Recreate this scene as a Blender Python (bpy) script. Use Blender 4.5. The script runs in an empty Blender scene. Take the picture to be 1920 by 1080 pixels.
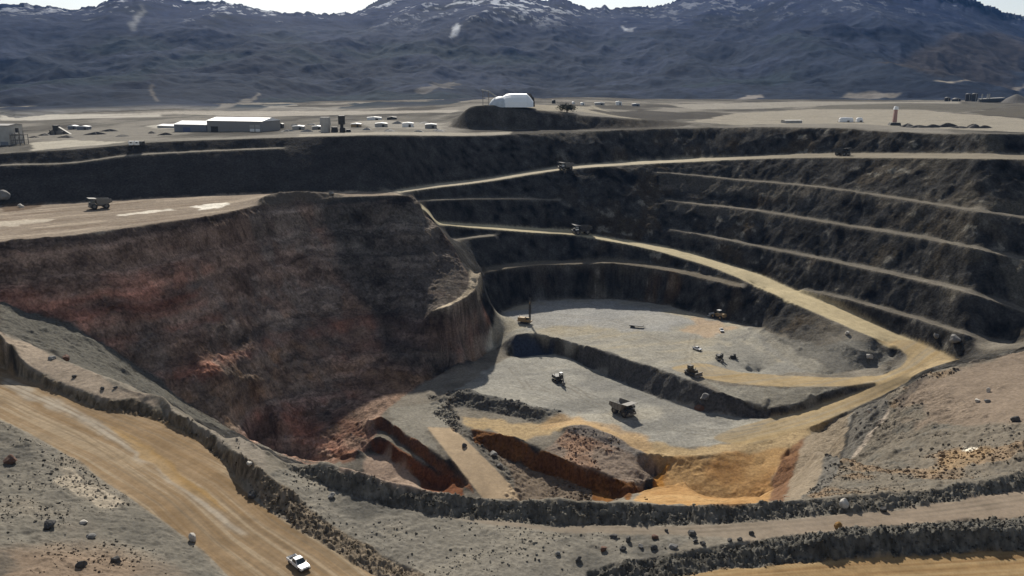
import bpy, bmesh, math, random
import numpy as np
from mathutils import Vector, Matrix
random.seed(7); RNG = np.random.default_rng(7)
SC = bpy.context.scene
COL = SC.collection

# ------------------------------------------------------------------ camera, sky, sun, exposure
F = 1663.0                       # focal length in photo pixels (photo 1920 x 1080)
PITCH = math.radians(13.2)
CP, SP = math.cos(PITCH), math.sin(PITCH)
cam = bpy.data.cameras.new("camera"); camo = bpy.data.objects.new("camera", cam); COL.objects.link(camo)
cam.sensor_width = 36.0; cam.lens = 36.0 * F / 1920.0
cam.clip_start = 1.0; cam.clip_end = 60000.0
camo.location = (0, 0, 0); camo.rotation_euler = (math.pi/2 - PITCH, 0, 0)
SC.camera = camo
SUN_EL, SUN_AZ = math.radians(34.0), math.radians(-9.0)      # azimuth from straight ahead, + to the right
w = bpy.data.worlds.new("World"); SC.world = w; w.use_nodes = True
nt = w.node_tree; bg = nt.nodes['Background']
sky = nt.nodes.new('ShaderNodeTexSky'); sky.sky_type = 'NISHITA'; sky.sun_disc = False
sky.sun_elevation = SUN_EL; sky.sun_rotation = SUN_AZ
sky.air_density = 1.0; sky.dust_density = 0.5; sky.ozone_density = 1.0
hs = nt.nodes.new('ShaderNodeHueSaturation'); hs.inputs['Saturation'].default_value = 0.5; nt.links.new(sky.outputs[0], hs.inputs['Color']); nt.links.new(hs.outputs[0], bg.inputs[0]); bg.inputs[1].default_value = 0.075
sl = bpy.data.lights.new("sun", 'SUN'); so = bpy.data.objects.new("sun", sl); COL.objects.link(so)
sl.energy = 5.0; sl.angle = math.radians(1.2); sl.color = (1.0, 0.93, 0.82)
sd = Vector((math.sin(SUN_AZ)*math.cos(SUN_EL), math.cos(SUN_AZ)*math.cos(SUN_EL), math.sin(SUN_EL)))
so.rotation_euler = sd.to_track_quat('Z', 'Y').to_euler()
SC.view_settings.view_transform = 'Standard'; SC.view_settings.look = 'None'
SC.view_settings.exposure = 0.38; SC.view_settings.gamma = 1.0
SC.cycles.max_bounces = 4; SC.cycles.diffuse_bounces = 3; SC.cycles.volume_bounces = 0

# ------------------------------------------------------------------ rays through the lens (to survey where things stand)
def ray(px, py):
    px = np.asarray(px, float); py = np.asarray(py, float)
    a = (px-960)/F; b = (540-py)/F
    X = a; Y = CP + b*SP; Zz = -SP + b*CP
    az = np.arctan2(X, Y); h = np.hypot(X, Y)
    return az, Zz/h                                  # azimuth, tan(elevation)

# ------------------------------------------------------------------ value noise
def _h(ix, iy, iz, s):
    n = (ix.astype(np.uint32)*np.uint32(374761393) ^ iy.astype(np.uint32)*np.uint32(668265263)
         ^ iz.astype(np.uint32)*np.uint32(2147483647 - 12345) ^ np.uint32(s*974711 + 77))
    n = (n ^ (n >> np.uint32(13)))*np.uint32(1274126177)
    n = n ^ (n >> np.uint32(16)); n = n*np.uint32(2246822519); n ^= n >> np.uint32(15)
    return n.astype(np.float32)*np.float32(2/4294967295.0) - 1
def noise3(x, y, z, s=0):
    fx, fy, fz = np.floor(x), np.floor(y), np.floor(z)
    ix, iy, iz = fx.astype(np.int64), fy.astype(np.int64), fz.astype(np.int64)
    u, v, t = (x-fx).astype(np.float32), (y-fy).astype(np.float32), (z-fz).astype(np.float32)
    u = u*u*(3-2*u); v = v*v*(3-2*v); t = t*t*(3-2*t)
    def l(dz):
        a = _h(ix, iy, iz+dz, s); b = _h(ix+1, iy, iz+dz, s); c = _h(ix, iy+1, iz+dz, s); d = _h(ix+1, iy+1, iz+dz, s)
        return (a*(1-u)+b*u)*(1-v) + (c*(1-u)+d*u)*v
    return l(0)*(1-t) + l(1)*t
def noise2(x, y, s=0):
    fx, fy = np.floor(x), np.floor(y)
    ix, iy = fx.astype(np.int64), fy.astype(np.int64); iz = np.zeros_like(ix)
    u, v = (x-fx).astype(np.float32), (y-fy).astype(np.float32)
    u = u*u*u*(u*(u*6-15)+10); v = v*v*v*(v*(v*6-15)+10)
    a = _h(ix, iy, iz, s); b = _h(ix+1, iy, iz, s); c = _h(ix, iy+1, iz, s); d = _h(ix+1, iy+1, iz, s)
    return (a*(1-u)+b*u)*(1-v) + (c*(1-u)+d*u)*v
def fbm2(x, y, sc, oct=4, s=0, g=0.5):
    r = 0; a = 1; tot = 0; c, q = math.cos(0.6), math.sin(0.6)
    x = x/sc; y = y/sc
    for k in range(oct):
        r = r + a*noise2(x+17.3*k, y-9.1*k, s+k); tot += a; a *= g
        x, y = (c*x-q*y)*2.03, (q*x+c*y)*2.03
    return r/tot
def fbm3(x, y, z, sc, oct=4, s=0, g=0.5):
    r = 0; a = 1; tot = 0; c, q = math.cos(0.6), math.sin(0.6)
    x = x/sc; y = y/sc; z = z/sc
    for k in range(oct):
        r = r + a*noise3(x+17.3*k, y-9.1*k, z+4.7*k, s+k); tot += a; a *= g
        x, y, z = (c*x-q*y)*2.03, (q*x+c*y)*2.03, z*2.03
    return r/tot
def ridged2(x, y, sc, oct=4, s=0):
    r = 0; a = 1; tot = 0; c, q = math.cos(0.6), math.sin(0.6); x = x/sc; y = y/sc
    for k in range(oct):
        n = 1-np.abs(noise2(x+7.7*k, y+3.3*k, s+k))*1.6
        r = r + a*n; tot += a; a *= 0.5
        x, y = (c*x-q*y)*2.05, (q*x+c*y)*2.05
    return r/tot
def sstep(a, b, x):
    t = np.clip((x-a)/(b-a), 0, 1); return t*t*(3-2*t)

# ------------------------------------------------------------------ survey lines of the mine: (photo x, photo y, height)
def spline(P, step=0.4):
    P = np.array(P, float)
    if len(P) == 1: return P
    d = np.hypot(*(P[1:, :2]-P[:-1, :2]).T); t = np.concatenate([[0], np.cumsum(d)])
    m = np.zeros_like(P); sl = (P[1:]-P[:-1])/d[:, None]
    m[0] = sl[0]; m[-1] = sl[-1]
    m[1:-1] = (sl[1:]*d[:-1, None]+sl[:-1]*d[1:, None])/(d[1:]+d[:-1])[:, None]
    out = []
    for i in range(len(d)):
        n = max(2, int(d[i]/step)); u = np.linspace(0, 1, n, endpoint=False)[:, None]; h = d[i]
        out.append((2*u**3-3*u**2+1)*P[i] + (u**3-2*u**2+u)*h*m[i] + (-2*u**3+3*u**2)*P[i+1] + (u**3-u**2)*h*m[i+1])
    out.append(P[-1:]); return np.vstack(out)
LINES = []
def L(*P): LINES.append(spline(P))
def zl(pts, zs):       # same height list on pixel list
    return [(x, y, z) for (x, y), z in zip(pts, zs)]
def curve(P):                                            # azimuth-sorted (azimuth, reach, height) of a survey line
    p = spline(P); a, t = ray(p[:, 0], p[:, 1]); r = p[:, 2]/t; o = np.argsort(a); return a[o], r[o], p[o, 2]
def at_az(C, a): return np.interp(a, C[0], C[1]), np.interp(a, C[0], C[2])
def rise(low, pts, sl):                                  # line seen at pts on a slope sl climbing away from the line low
    C = curve(low); out = []
    for x, y in spline([(q[0], q[1], 0) for q in pts], 22)[:, :2]:
        a, t = ray(x, y); rb, zb = at_az(C, float(a)); k = sl(x) if callable(sl) else sl; r = (k*rb-zb)/(k-float(t)); out.append((x, y, r*float(t)))
    return out
def between(low, high, pts):                             # line seen at pts on the face that joins two lines
    A, B = curve(low), curve(high); out = []
    for x, y in spline([(q[0], q[1], 0) for q in pts], 22)[:, :2]:
        a, t = ray(x, y); r1, z1 = at_az(A, float(a)); r2, z2 = at_az(B, float(a)); k = (z2-z1)/max(2.0, r2-r1); r = (k*r1-z1)/(k-float(t)); out.append((x, y, r*float(t)))
    return out
def fall(high, pts, sl):                                 # line seen at pts on a slope falling towards us from the line high
    return rise(high, pts, sl)
def level(line, pts):                                    # line seen at pts at the height of another line
    C = curve(line); out = []
    for x, y in spline([(q[0], q[1], 0) for q in pts], 22)[:, :2]:
        a, t = ray(x, y); out.append((x, y, float(at_az(C, float(a))[1])))
    return out
# middle haul ramp
RAI = [(790,415,-87.5),(800,415.5,-88),(812,416,-88.5),(900,421,-94),(1000,428,-98.5),(1080,433.5,-101.5),(1130,444,-103.5),(1200,455,-106.5),(1280,470,-110.5),(1340,488,-113.5),(1430,517,-117.5),(1500,548,-121),(1580,580,-123.5),(1660,617,-126.5),(1720,642,-128),(1770,665,-128.5),(1795,681,-129)]
RAO = [(790,420,-87.5),(800,420.5,-88),(812,421,-88.5),(900,428,-94),(1000,436,-98.5),(1080,441,-101.5),(1130,450,-103.5),(1200,463,-106.5),(1280,484,-110.8),(1340,503,-113.8),(1430,541,-118),(1500,573,-121.5),(1580,609,-124.5),(1640,634,-127),(1685,652,-129),(1702,668,-130.5),(1692,684,-132.5),(1655,700,-135),(1600,707,-137),(1540,707,-138),(1480,704,-138.8),(1400,698,-139)]
L(*RAI); L(*RAO)
# plateau
PLN = [(-300,500,-70),(-100,468,-69),(0,453,-68.3),(100,444,-68),(200,432,-68),(300,418,-68),(400,403,-68),(485,385,-68),(560,375,-68),(650,369,-68),(745,366,-68),(772,366,-68)]
L(*PLN)
PLF = [(-300,398,-69),(0,387,-68.8),(80,383,-68.6),(180,378,-68.3),(300,371.5,-68),(420,366,-68),(560,362,-68),(660,360,-68),(745,361.5,-68)]
L(*PLF)
# upper haul road, ledges and rim of the right and far walls
UPI = [(735,357,-69.5),(815,346,-69.3),(900,336,-69),(1058,312,-64.3),(1180,303,-60.5),(1300,297.5,-58),(1450,291,-52.6),(1560,287.5,-49.8),(1700,288,-46.8),(1900,289.5,-45),(2250,300,-43)]
UPO = [(748,361.5,-68.6),(815,352,-69.3),(900,342,-69),(1058,318,-64.3),(1180,309,-60.5),(1300,303,-58),(1450,296.5,-52.6),(1560,295,-49.8),(1700,296,-46.8),(1900,298,-45),(2250,312,-43)]
RBASE = RAI+[(1850,672,-127.5),(1920,662,-124.5),(2250,640,-118)]
UPO = [(748,361.5,-68.3)]+rise(RBASE, [q for q in UPO if q[0] > 800], lambda x: 0.66 if x > 1150 else 0.8)
UPI = [(738,358,-68.3)]+level(UPO, [q for q in UPI if q[0] > 800])
L(*UPI); L(*UPO)
R1 = [(1235,322,-68),(1300,327,-67.6),(1390,336,-68),(1480,343,-68.2),(1560,352,-68.3),(1700,372,-71),(1800,388,-72.5),(1920,405,-73.5),(2250,470,-76)]
R2 = [(1250,373,-83.6),(1300,380,-83.8),(1400,390,-84.4),(1560,415,-85.6),(1760,447,-88.8),(1920,483,-91),(2250,590,-96)]
R3 = [(1260,428,-99),(1300,435,-99.6),(1430,460,-101),(1560,485,-103),(1680,510,-105.5),(1800,537,-108),(1920,578,-110),(2250,760,-114)]
R4 = [(1500,538,-117),(1560,550,-118),(1640,570,-119),(1720,592,-120),(1830,625,-122),(1900,640,-123)]
R1, R2, R3, R4 = [between(RBASE, UPO, Rk) for Rk in (R1, R2, R3, R4)]
for Rk, wd in ((R1, 4), (R2, 6), (R3, 8), (R4, 8)):
    L(*Rk); L(*[(x, y+wd*(0.35+0.65*min(1, max(0, (x-1250)/500))), z-0.15) for x, y, z in Rk])
FL1 = between(RBASE, UPO, [(775,375),(860,372),(960,371),(1050,374)]); L(*FL1); L(*[(x, y+2, z-0.1) for x, y, z in FL1])
CREST = [(-300,320),(0,288),(150,279),(300,266),(430,261),(560,257),(745,254),(900,254),(1058,247),(1300,240),(1480,238),(1560,240),(1650,246),(1750,250),(1920,251),(2250,262)]
CREST = rise([(x, y-2.0, z-0.2) for x, y, z in PLF], [q for q in CREST if q[0] < 700], 0.78)+rise(UPI, [q for q in CREST if q[0] > 740], 0.8)
L(*CREST)
LEDGE = between(PLF, CREST, [(-250,336),(0,309),(150,302.5),(220,292.5),(300,286.5),(400,281.5),(530,276.5)])
L(*LEDGE); L(*[(x, y+1.6, z-0.15) for x, y, z in LEDGE])
# branch into the upper floor, near edge; island; lower branch
L((1310,706,-139),(1360,716,-139),(1420,722,-138.8),(1500,725,-138.3),(1580,724,-137.3),(1640,716,-135.5))
ISP = [(1445,765),(1490,758),(1540,742),(1590,728),(1645,717)]
L((1440,745,-140.5)); L((1520,736,-138.8))
ISF = [(1440,783,-146.5),(1480,776,-145.5),(1540,757,-143.5),(1590,740,-140.5),(1650,720,-136.5),(1700,700,-133.5),(1730,688,-131.5)]; L(*ISF)
L((1400,832,-149.5),(1480,812,-147),(1540,793,-145),(1600,765,-142),(1660,738,-138.5),(1703,715,-135.5))
# upper floor back edge, and the step between the floors
FBK = [(925,598,-139),(945,582,-138),(965,573,-137.5),(1000,565,-137),(1080,559,-137),(1150,559,-137),(1230,568,-137),(1300,585,-137),(1380,605,-137),(1430,617,-137)]
L(*FBK)
STC = [(968,627,-139),(1000,625,-138.8),(1040,632,-138.5),(1100,648,-138.5),(1170,672,-138.5),(1230,690,-138.7),(1290,712,-139),(1350,738,-141.2),(1400,753,-142.5),(1440,765,-143.5)]
STT = [(955,668,-149),(1000,664,-149),(1050,666,-149),(1130,700,-149),(1200,731,-149),(1280,761,-149.3),(1350,777,-149),(1440,784,-147)]
L(*STC); L(*STT)
for p in [(1150,600,-138),(1250,640,-138.5),(1350,670,-139),(1050,600,-138.2),(1400,680,-139)]: L(p)
# grey talus apron below the ramp
L((1395,640,-138),(1450,668,-138.5),(1510,697,-139),(1560,703,-138.7)); L((1430,615,-135),(1480,640,-134),(1540,672,-135),(1568,701,-138))
L((1575,700,-137.5),(1620,692,-137),(1660,676,-135.5),(1685,664,-131.2)); L((1560,630,-128.5),(1620,660,-131),(1650,670,-133.5))
# benches in the wall under the ramp
UB = between(FBK, RAO[:12], [(905,503),(1000,490),(1080,488),(1150,487),(1250,500),(1330,517),(1390,532)]); L(*UB); L(*[(x, y+8, z-0.2) for x, y, z in UB])
UB2 = between(UB, RAO[:12], [(845,446),(880,443),(930,438)]); L(*UB2); L(*[(x, y+4, z-0.1) for x, y, z in UB2])
# plateau and its cliff
MOUND = len(LINES); L((490,370,-64.5),(530,361,-63.5),(575,358,-63.2),(600,362,-65.5),(625,365,-67))      # mound on the plateau edge
L((772,366,-68),(800,398,-78),(825,430,-87),(850,462,-96),(868,500,-106),(882,520,-110),(905,560,-122),(920,600,-134),(932,645,-147))
L((806,582,-119),(850,571,-116.5),(888,546,-113),(902,508,-108.5)); L((822,577,-119),(852,564,-116.5),(878,538,-113),(884,506,-108.5))
L((840,690,-150),(800,716,-151),(760,745,-151.5),(722,772,-152)); L((932,645,-147.5),(900,670,-148.5),(870,682,-149.5))
# gully and talus at the left, cliff toe towards the near wall
L(*fall(PLN, [(-250,520),(-100,545),(0,568),(60,588),(130,610),(200,650),(300,718),(370,768),(430,808),(480,838)], lambda x: 1.0 if x < 250 else 1.0-0.22*min(1, (x-250)/180))); L((480,850,-168),(540,864,-171),(640,862,-166),(690,840,-160))
L(*fall(PLN, [(60,500),(150,500),(300,490),(450,460),(560,445),(650,435),(715,428)], 1.05)); L(*fall(PLN, [(200,580),(330,590),(450,590),(560,570),(660,560),(740,540)], 0.9))
L(*fall(PLN, [(380,700),(480,705),(560,700),(660,670),(740,640)], 0.8)); L(*fall(PLN, [(520,790),(600,775),(660,745),(720,715)], 0.76))
# sandy bench on the near left rim, berm, road
L((-250,560,-80),(-100,598,-80),(0,624,-81),(40,637,-81.3),(80,655,-81.5),(150,688,-81.7),(200,711,-81.8),(250,731,-82),(316,754,-82),(322,770,-82),(352,783,-82.3),(392,806,-82.5),(410,820,-82.5),(445,820,-82.3),(485,842,-82),(530,866,-82.3))
BRT = [(-250,580),(-100,605),(0,628),(15,645),(40,674),(60,690),(110,719),(160,735),(200,745),(250,749),(300,768),(350,786),(390,809),(412,828),(450,852),(500,888),(540,920),(575,952),(625,987),(685,1022),(740,1052),(800,1082),(880,1140)]
RLF = [(-250,600,-86),(-100,640,-86),(0,682,-86),(25,702,-86),(75,724,-86),(120,743,-86),(180,765,-86),(215,770,-86),(250,774,-86),(290,784,-86),(350,810,-85.8),(378,828,-85.6),(430,878,-85.3),(470,932,-85.2),(510,962,-85.2),(560,992,-85.2),(610,1022,-85.3),(660,1052,-85.4),(710,1082,-85.6),(800,1140,-86),(900,1240,-87.5)]
RLN = [(-250,690,-86),(-100,740,-86),(0,786,-86),(60,815,-86),(130,856,-85.9),(200,905,-85.7),(300,972,-85.5),(400,1050,-85.4),(430,1082,-85.5),(500,1150,-85.8),(580,1240,-86.5)]
L(*RLF); L(*RLN)
FOOT2 = [(545,880,-84),(570,893,-84.2),(640,920,-84.6),(700,940,-85),(760,952,-85.4),(850,968,-86),(920,974,-86.3),(1000,979,-86.5),(1150,983,-86.8),(1300,982,-86.9),(1450,972,-86.8),(1560,961,-86.6),(1650,953,-86.5),(1750,940,-86.4),(1920,918,-86),(2250,850,-85)]
L((-200,700,-82.5),(-80,770,-82.6),(0,812,-82.8),(70,845,-83),(140,885,-83.3),(200,928,-83.6),(290,995,-84),(370,1065,-84.4))
for p in [(0,900,-80),(0,1000,-77.5),(0,1080,-75.5),(120,980,-80),(250,1060,-81.5),(150,1080,-78.5),(-150,1000,-72),(-100,1250,-68),(250,1250,-75),(0,1500,-66),(500,1500,-78),(1000,1500,-80),(1500,1500,-80),(1900,1500,-80)]: L(p)
# berm along the pit rim
B2P = [(530,867),(560,868),(600,872),(640,880),(690,893),(740,910),(800,925),(900,938),(1000,942),(1100,946),(1200,948),(1300,951),(1400,949),(1480,943),(1570,937),(1680,931),(1780,917),(1920,892),(2250,820)]
L(*FOOT2)
# rubble bank and the bottom road
L((1120,1072,-86.4),(1250,1043,-86.6),(1400,1018,-86.8),(1500,1005,-86.8),(1600,992,-86.8),(1700,984,-86.6),(1920,972,-86.4),(2250,930,-86))
L((1130,1110,-87.6),(1240,1082,-87.8),(1350,1064,-88),(1500,1052,-88.2),(1650,1043,-88.2),(1800,1034,-88.2),(1920,1028,-88),(2250,990,-87.5))
L((1000,1250,-88),(1300,1200,-88.4),(1600,1150,-88.6),(1920,1120,-88.6),(2250,1080,-88.4))
# near wall of the pit, hidden behind the berm
def above(foot, top, run):
    """crest line of a bank: stands run metres behind its foot line"""
    f = spline(foot); fa, ft = ray(f[:, 0], f[:, 1]); fr = f[:, 2]/ft; o = np.argsort(fa)
    out = []
    for x, y in top:
        a, t = ray(x, y); d = np.interp(float(a), fa[o], fr[o])+(run(x) if callable(run) else run); out.append((x, y, float(d*t)))
    return out
L(*above(ISF, ISP, 2.0))
BRT = above(RLF, BRT, lambda x: 3.4 if x < 380 else 3.4+5.6*min(1, (x-380)/120)); L(*BRT)
B2C = above(FOOT2, B2P, 3.8); L(*B2C); L(*[(x, y-6, z*0.9888-0.5) for x, y, z in B2C[2:]])
B3F = [(1130,1110,-87.6),(1240,1082,-87.8),(1350,1064,-88),(1500,1052,-88.2),(1650,1043,-88.2),(1800,1034,-88.2),(1920,1028,-88),(2250,990,-87.5)]
B3C = above(B3F, [(1100,1092),(1230,1058),(1300,1045),(1400,1029),(1500,1016),(1600,1003),(1700,996),(1920,988),(2250,950)], 3.2); L(*B3C)
def W(*P):                                                       # world points (azimuth deg, r, z)
    WL.append(P)
WL = []
W((-16,215,-100),(-12,200,-98),(-6,196,-100),(0,200,-104),(5,206,-106),(9,214,-104),(12,222,-104))
W((-15,262,-135),(-10,245,-132),(-5,240,-134),(0,245,-138),(5,262,-142),(8,270,-140))
W((-12,318,-156),(-7,306,-163),(-2,298,-164),(3,294,-162),(7,296,-161),(11,300,-159.5),(15,300,-156))
# heap and slope at the right
L((1706,716,-113),(1740,699,-110.5),(1765,692,-109),(1800,685,-107),(1850,675,-104.5),(1920,658,-101),(2100,600,-97),(2250,560,-95))
L((1706,716,-113.5),(1670,745,-118),(1650,762,-120),(1628,785,-123),(1600,835,-128),(1580,870,-129),(1560,905,-130))
L((1640,757,-137),(1612,764,-140.5),(1592,786,-140),(1570,822,-142),(1545,862,-143),(1520,900,-144),(1500,935,-145))
L((1605,768,-142),(1560,790,-145.5),(1540,803,-147),(1515,820,-147),(1495,850,-147.5),(1490,880,-148.5),(1478,910,-149.5),(1470,938,-150.5))
L((1480,838,-148.8),(1462,870,-151.5),(1450,905,-154),(1440,938,-157))
for p in [(1750,800,-109),(1850,780,-103),(1880,720,-102.5),(1900,850,-96),(1800,860,-104),(1720,880,-110),(1650,850,-118),(1640,900,-119),(1780,740,-109),(2100,750,-92)]: L(p)
W((20,262,-108),(22,244,-102),(25,236,-100),(29,236,-99),(33,240,-98)); W((16,250,-122),(17.5,235,-114))
# lower floor, sump benches
for p in [(960,700,-149.3),(1050,720,-149.5),(1150,760,-149.8),(1250,790,-149.8),(1330,800,-149.6),(900,710,-149.8),(1100,775,-150)]: L(p)
L((848,737,-149),(880,738,-147.5),(930,748,-147.5),(1000,766,-148),(1050,776,-149)); L((850,758,-151.3),(900,768,-151.3),(980,784,-151.3),(1010,787,-151))
L((830,762,-152),(860,790,-152),(885,806,-152)); L((860,776,-151.5),(950,790,-151.5),(1030,795,-151),(1075,788,-150.2))
C1 = [(888,806,-152),(915,810,-152),(940,817,-152),(985,828,-152.5),(1020,846,-153),(1055,862,-153),(1075,870,-153.5),(1120,884,-154.5),(1160,900,-155.5),(1200,922,-157)]
C2 = [(893,826,-155),(930,850,-158),(975,874,-160),(1020,885,-161.3),(1060,898,-161),(1110,918,-161.3),(1160,938,-161.5)]
L(*C1); L(*C2)
L((1040,806,-150.5),(1075,798,-147.3),(1095,797,-147.2),(1130,810,-148.5),(1180,832,-151),(1215,850,-152.5)); L((1100,840,-151.5),(1180,872,-154),(1230,905,-157))
L((1200,846,-151.2),(1260,856,-151.8),(1350,850,-151),(1450,832,-149.2)); L((1130,800,-150.3),(1200,825,-150.8),(1300,835,-151),(1400,828,-150))
L((1236,856,-153),(1247,870,-155),(1228,895,-160),(1215,900,-161)); L((1262,872,-154.5),(1240,900,-158),(1225,915,-160))
L((1300,890,-155.6),(1380,880,-154),(1430,872,-152.8)); L((1290,943,-160.8),(1360,945,-160.8),(1440,940,-158.6)); L((1190,938,-163),(1230,940,-162.5))
TRL = [(800,800,-152.3),(830,838,-154),(862,880,-157),(890,915,-160),(910,940,-162.5)]; TRR = [(848,802,-152.3),(885,836,-154),(925,876,-157.3),(958,912,-160.4),(980,940,-162.8)]
L(*TRL); L(*TRR); L((1000,890,-161.5),(1040,935,-164))
K1 = [(690,790,-153),(716,783,-152.3),(735,796,-152.8),(770,820,-153.8),(800,840,-154.6),(830,862,-156),(880,905,-159.5)]; L(*K1)
L((704,806,-157),(722,806,-157),(740,820,-157.3),(770,845,-158.3),(800,862,-159.3),(830,880,-160),(875,915,-162))
K2 = [(690,826,-157.3),(716,822,-157.3),(750,846,-158.6),(790,868,-160),(830,886,-161.4),(850,892,-162),(866,916,-163.6)]; L(*K2)
L((680,850,-163),(714,848,-163.3),(745,868,-163.3),(790,900,-167),(815,915,-168),(840,925,-168.5)); L((680,885,-165),(740,915,-168.5),(640,880,-163.5))
L((640,845,-156),(660,850,-158),(672,842,-158))
# hill on the plain, and the far plain
HB = [(820,238,-37.8),(838,238,-37.8),(860,241,-38.4),(960,243,-39.4),(1080,243,-39.4),(1200,240,-37.8),(1290,233,-35),(1320,231,-34)]; L(*HB); L(*above(HB, [(848,233),(862,217),(885,199),(905,197),(930,197),(1000,206),(1050,212),(1120,218),(1200,223),(1260,227),(1300,230)], lambda x: 20 if x < 1000 else 16))
L((930,192,-20),(1000,196,-21.8),(1060,198,-23.2),(1110,200,-24.7)); L((880,190,-32),(1000,188,-32),(1150,190,-32))
for azd in (-60,-45,-34,-28,-22,-16,-10,-4,2,8,14,20,26,34,45,60):
    k = (azd+35)/70; k = min(1, max(0, k))
    W((azd,860,-45+12*k)); W((azd,1050,-43.5+11.5*k)); W((azd,1700,-41+8*k))
W((-75,300,-80)); W((75,300,-85)); W((-75,600,-60)); W((75,600,-45)); W((-60,45,-60),(0,45,-68),(60,45,-74)); W((60,150,-84),(70,200,-84))

# ------------------------------------------------------------------ solve the terrain height on a fan of columns and rings
fine = np.arange(-34.6, 34.61, 0.058)
gap = np.cumsum(np.geomspace(0.08, 1.6, 66)); gap = gap[gap < 44]
AZ = np.radians(np.concatenate([-34.6-gap[::-1], fine, 34.6+gap]))
segs = [(40,118,0.012),(118,300,0.0021),(300,690,0.00145),(690,1150,0.0030),(1150,1750,0.01)]
R = np.concatenate([np.exp(np.arange(math.log(a), math.log(b), s)) for a, b, s in segs] + [[1750.0]])
NR, NC = len(R), len(AZ)
cI = np.arange(NC, dtype=float); rI = np.arange(NR, dtype=float)
ii, jj, zz = [], [], []
aA, rA, tA, lA = [], [], [], []
for k, P in enumerate(LINES):
    az, te = ray(P[:, 0], P[:, 1]); aA.append(np.atleast_1d(az)); tA.append(np.atleast_1d(te)); rA.append(np.atleast_1d(P[:, 2]/te)); lA.append(np.full(len(P), k))
aA, rA, tA, lA = map(np.concatenate, (aA, rA, tA, lA))
cA = np.rint(np.interp(aA, AZ, cI)).astype(int)
nearL = np.array([np.min(rA[lA == k]) < 232 for k in range(len(LINES))]); nearL[MOUND] = True; gA = np.where(nearL[lA], 0, 1)      # the near rim hides part of the pit
key = (cA*2+gA)*1000+lA; uk, inv = np.unique(key, return_inverse=True); cnt = np.bincount(inv)
rU = np.bincount(inv, rA)/cnt; tU = np.bincount(inv, tA)/cnt; cU = uk//1000
shift = np.zeros(len(uk)); o = np.lexsort((tU, cU)); st = np.flatnonzero(np.diff(np.concatenate([[-1], cU[o]])))
VIOL = {}
for a, b in zip(st, list(st[1:])+[len(o)]):                # what is seen higher up stands farther off
    ids = o[a:b]; blk = []
    for q_, g in enumerate(ids):
        blk.append([rU[g]-0.5*q_, 1])
        while len(blk) > 1 and blk[-2][0] > blk[-1][0]:
            y = blk.pop(); blk[-1] = [(blk[-1][0]*blk[-1][1]+y[0]*y[1])/(blk[-1][1]+y[1]), blk[-1][1]+y[1]]
    r = np.concatenate([np.full(n, v) for v, n in blk])+0.5*np.arange(b-a); shift[ids] = r-rU[ids]
sA = shift[inv]; rA2 = rA+sA
ii.append(np.interp(np.log(rA2), np.log(R), rI)); jj.append(np.interp(aA, AZ, cI)); zz.append(rA2*tA)
for P in WL:
    P = np.array(P, float); n = 1 if len(P) == 1 else 600
    t = np.linspace(0, len(P)-1, n) if n > 1 else np.zeros(1)
    q = [np.interp(t, np.arange(len(P)), P[:, k]) for k in range(3)]
    ii.append(np.interp(np.log(q[1]), np.log(R), rI)); jj.append(np.interp(np.radians(q[0]), AZ, cI)); zz.append(q[2])
ii = np.rint(np.concatenate(ii)).astype(int); jj = np.rint(np.concatenate(jj)).astype(int); zz = np.concatenate(zz)
def solve():
    lev = 7; Zc = None
    for k in range(lev, -1, -1):
        nr, nc = (NR-1 >> k)+1, (NC-1 >> k)+1
        S = np.zeros((nr, nc)); C = np.zeros((nr, nc)); np.add.at(S, (ii >> k, jj >> k), zz); np.add.at(C, (ii >> k, jj >> k), 1)
        M = C > 0; V = np.where(M, S/np.maximum(C, 1), 0)
        if Zc is None: Zc = np.full((nr, nc), zz.mean())
        else:
            Zc = np.repeat(np.repeat(Zc, 2, 0), 2, 1)[:nr, :nc]
            if Zc.shape != (nr, nc): Zc = np.pad(Zc, ((0, nr-Zc.shape[0]), (0, nc-Zc.shape[1])), 'edge')
        Zc = np.where(M, V, Zc).astype(np.float32); V = V.astype(np.float32)
        for it in range(400 if k > 3 else (220 if k > 1 else (110 if k == 1 else 60))):
            Zp = np.pad(Zc, 1, 'edge')
            Zc = 0.25*(Zp[:-2, 1:-1]+Zp[2:, 1:-1]+Zp[1:-1, :-2]+Zp[1:-1, 2:])
            Zc[M] = V[M]
    return Zc
def blur(A, n=1):
    for _ in range(n):
        P = np.pad(A, 1, 'edge'); A = (P[:-2, 1:-1]+P[2:, 1:-1]+2*P[1:-1, 1:-1])*0.25
        P = np.pad(A, 1, 'edge'); A = (P[1:-1, :-2]+P[1:-1, 2:]+2*P[1:-1, 1:-1])*0.25
    return A
Z0 = blur(solve(), 1)
RR, AA = np.meshgrid(R, AZ, indexing='ij')
GX, GY = RR*np.sin(AA), RR*np.cos(AA)

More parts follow.
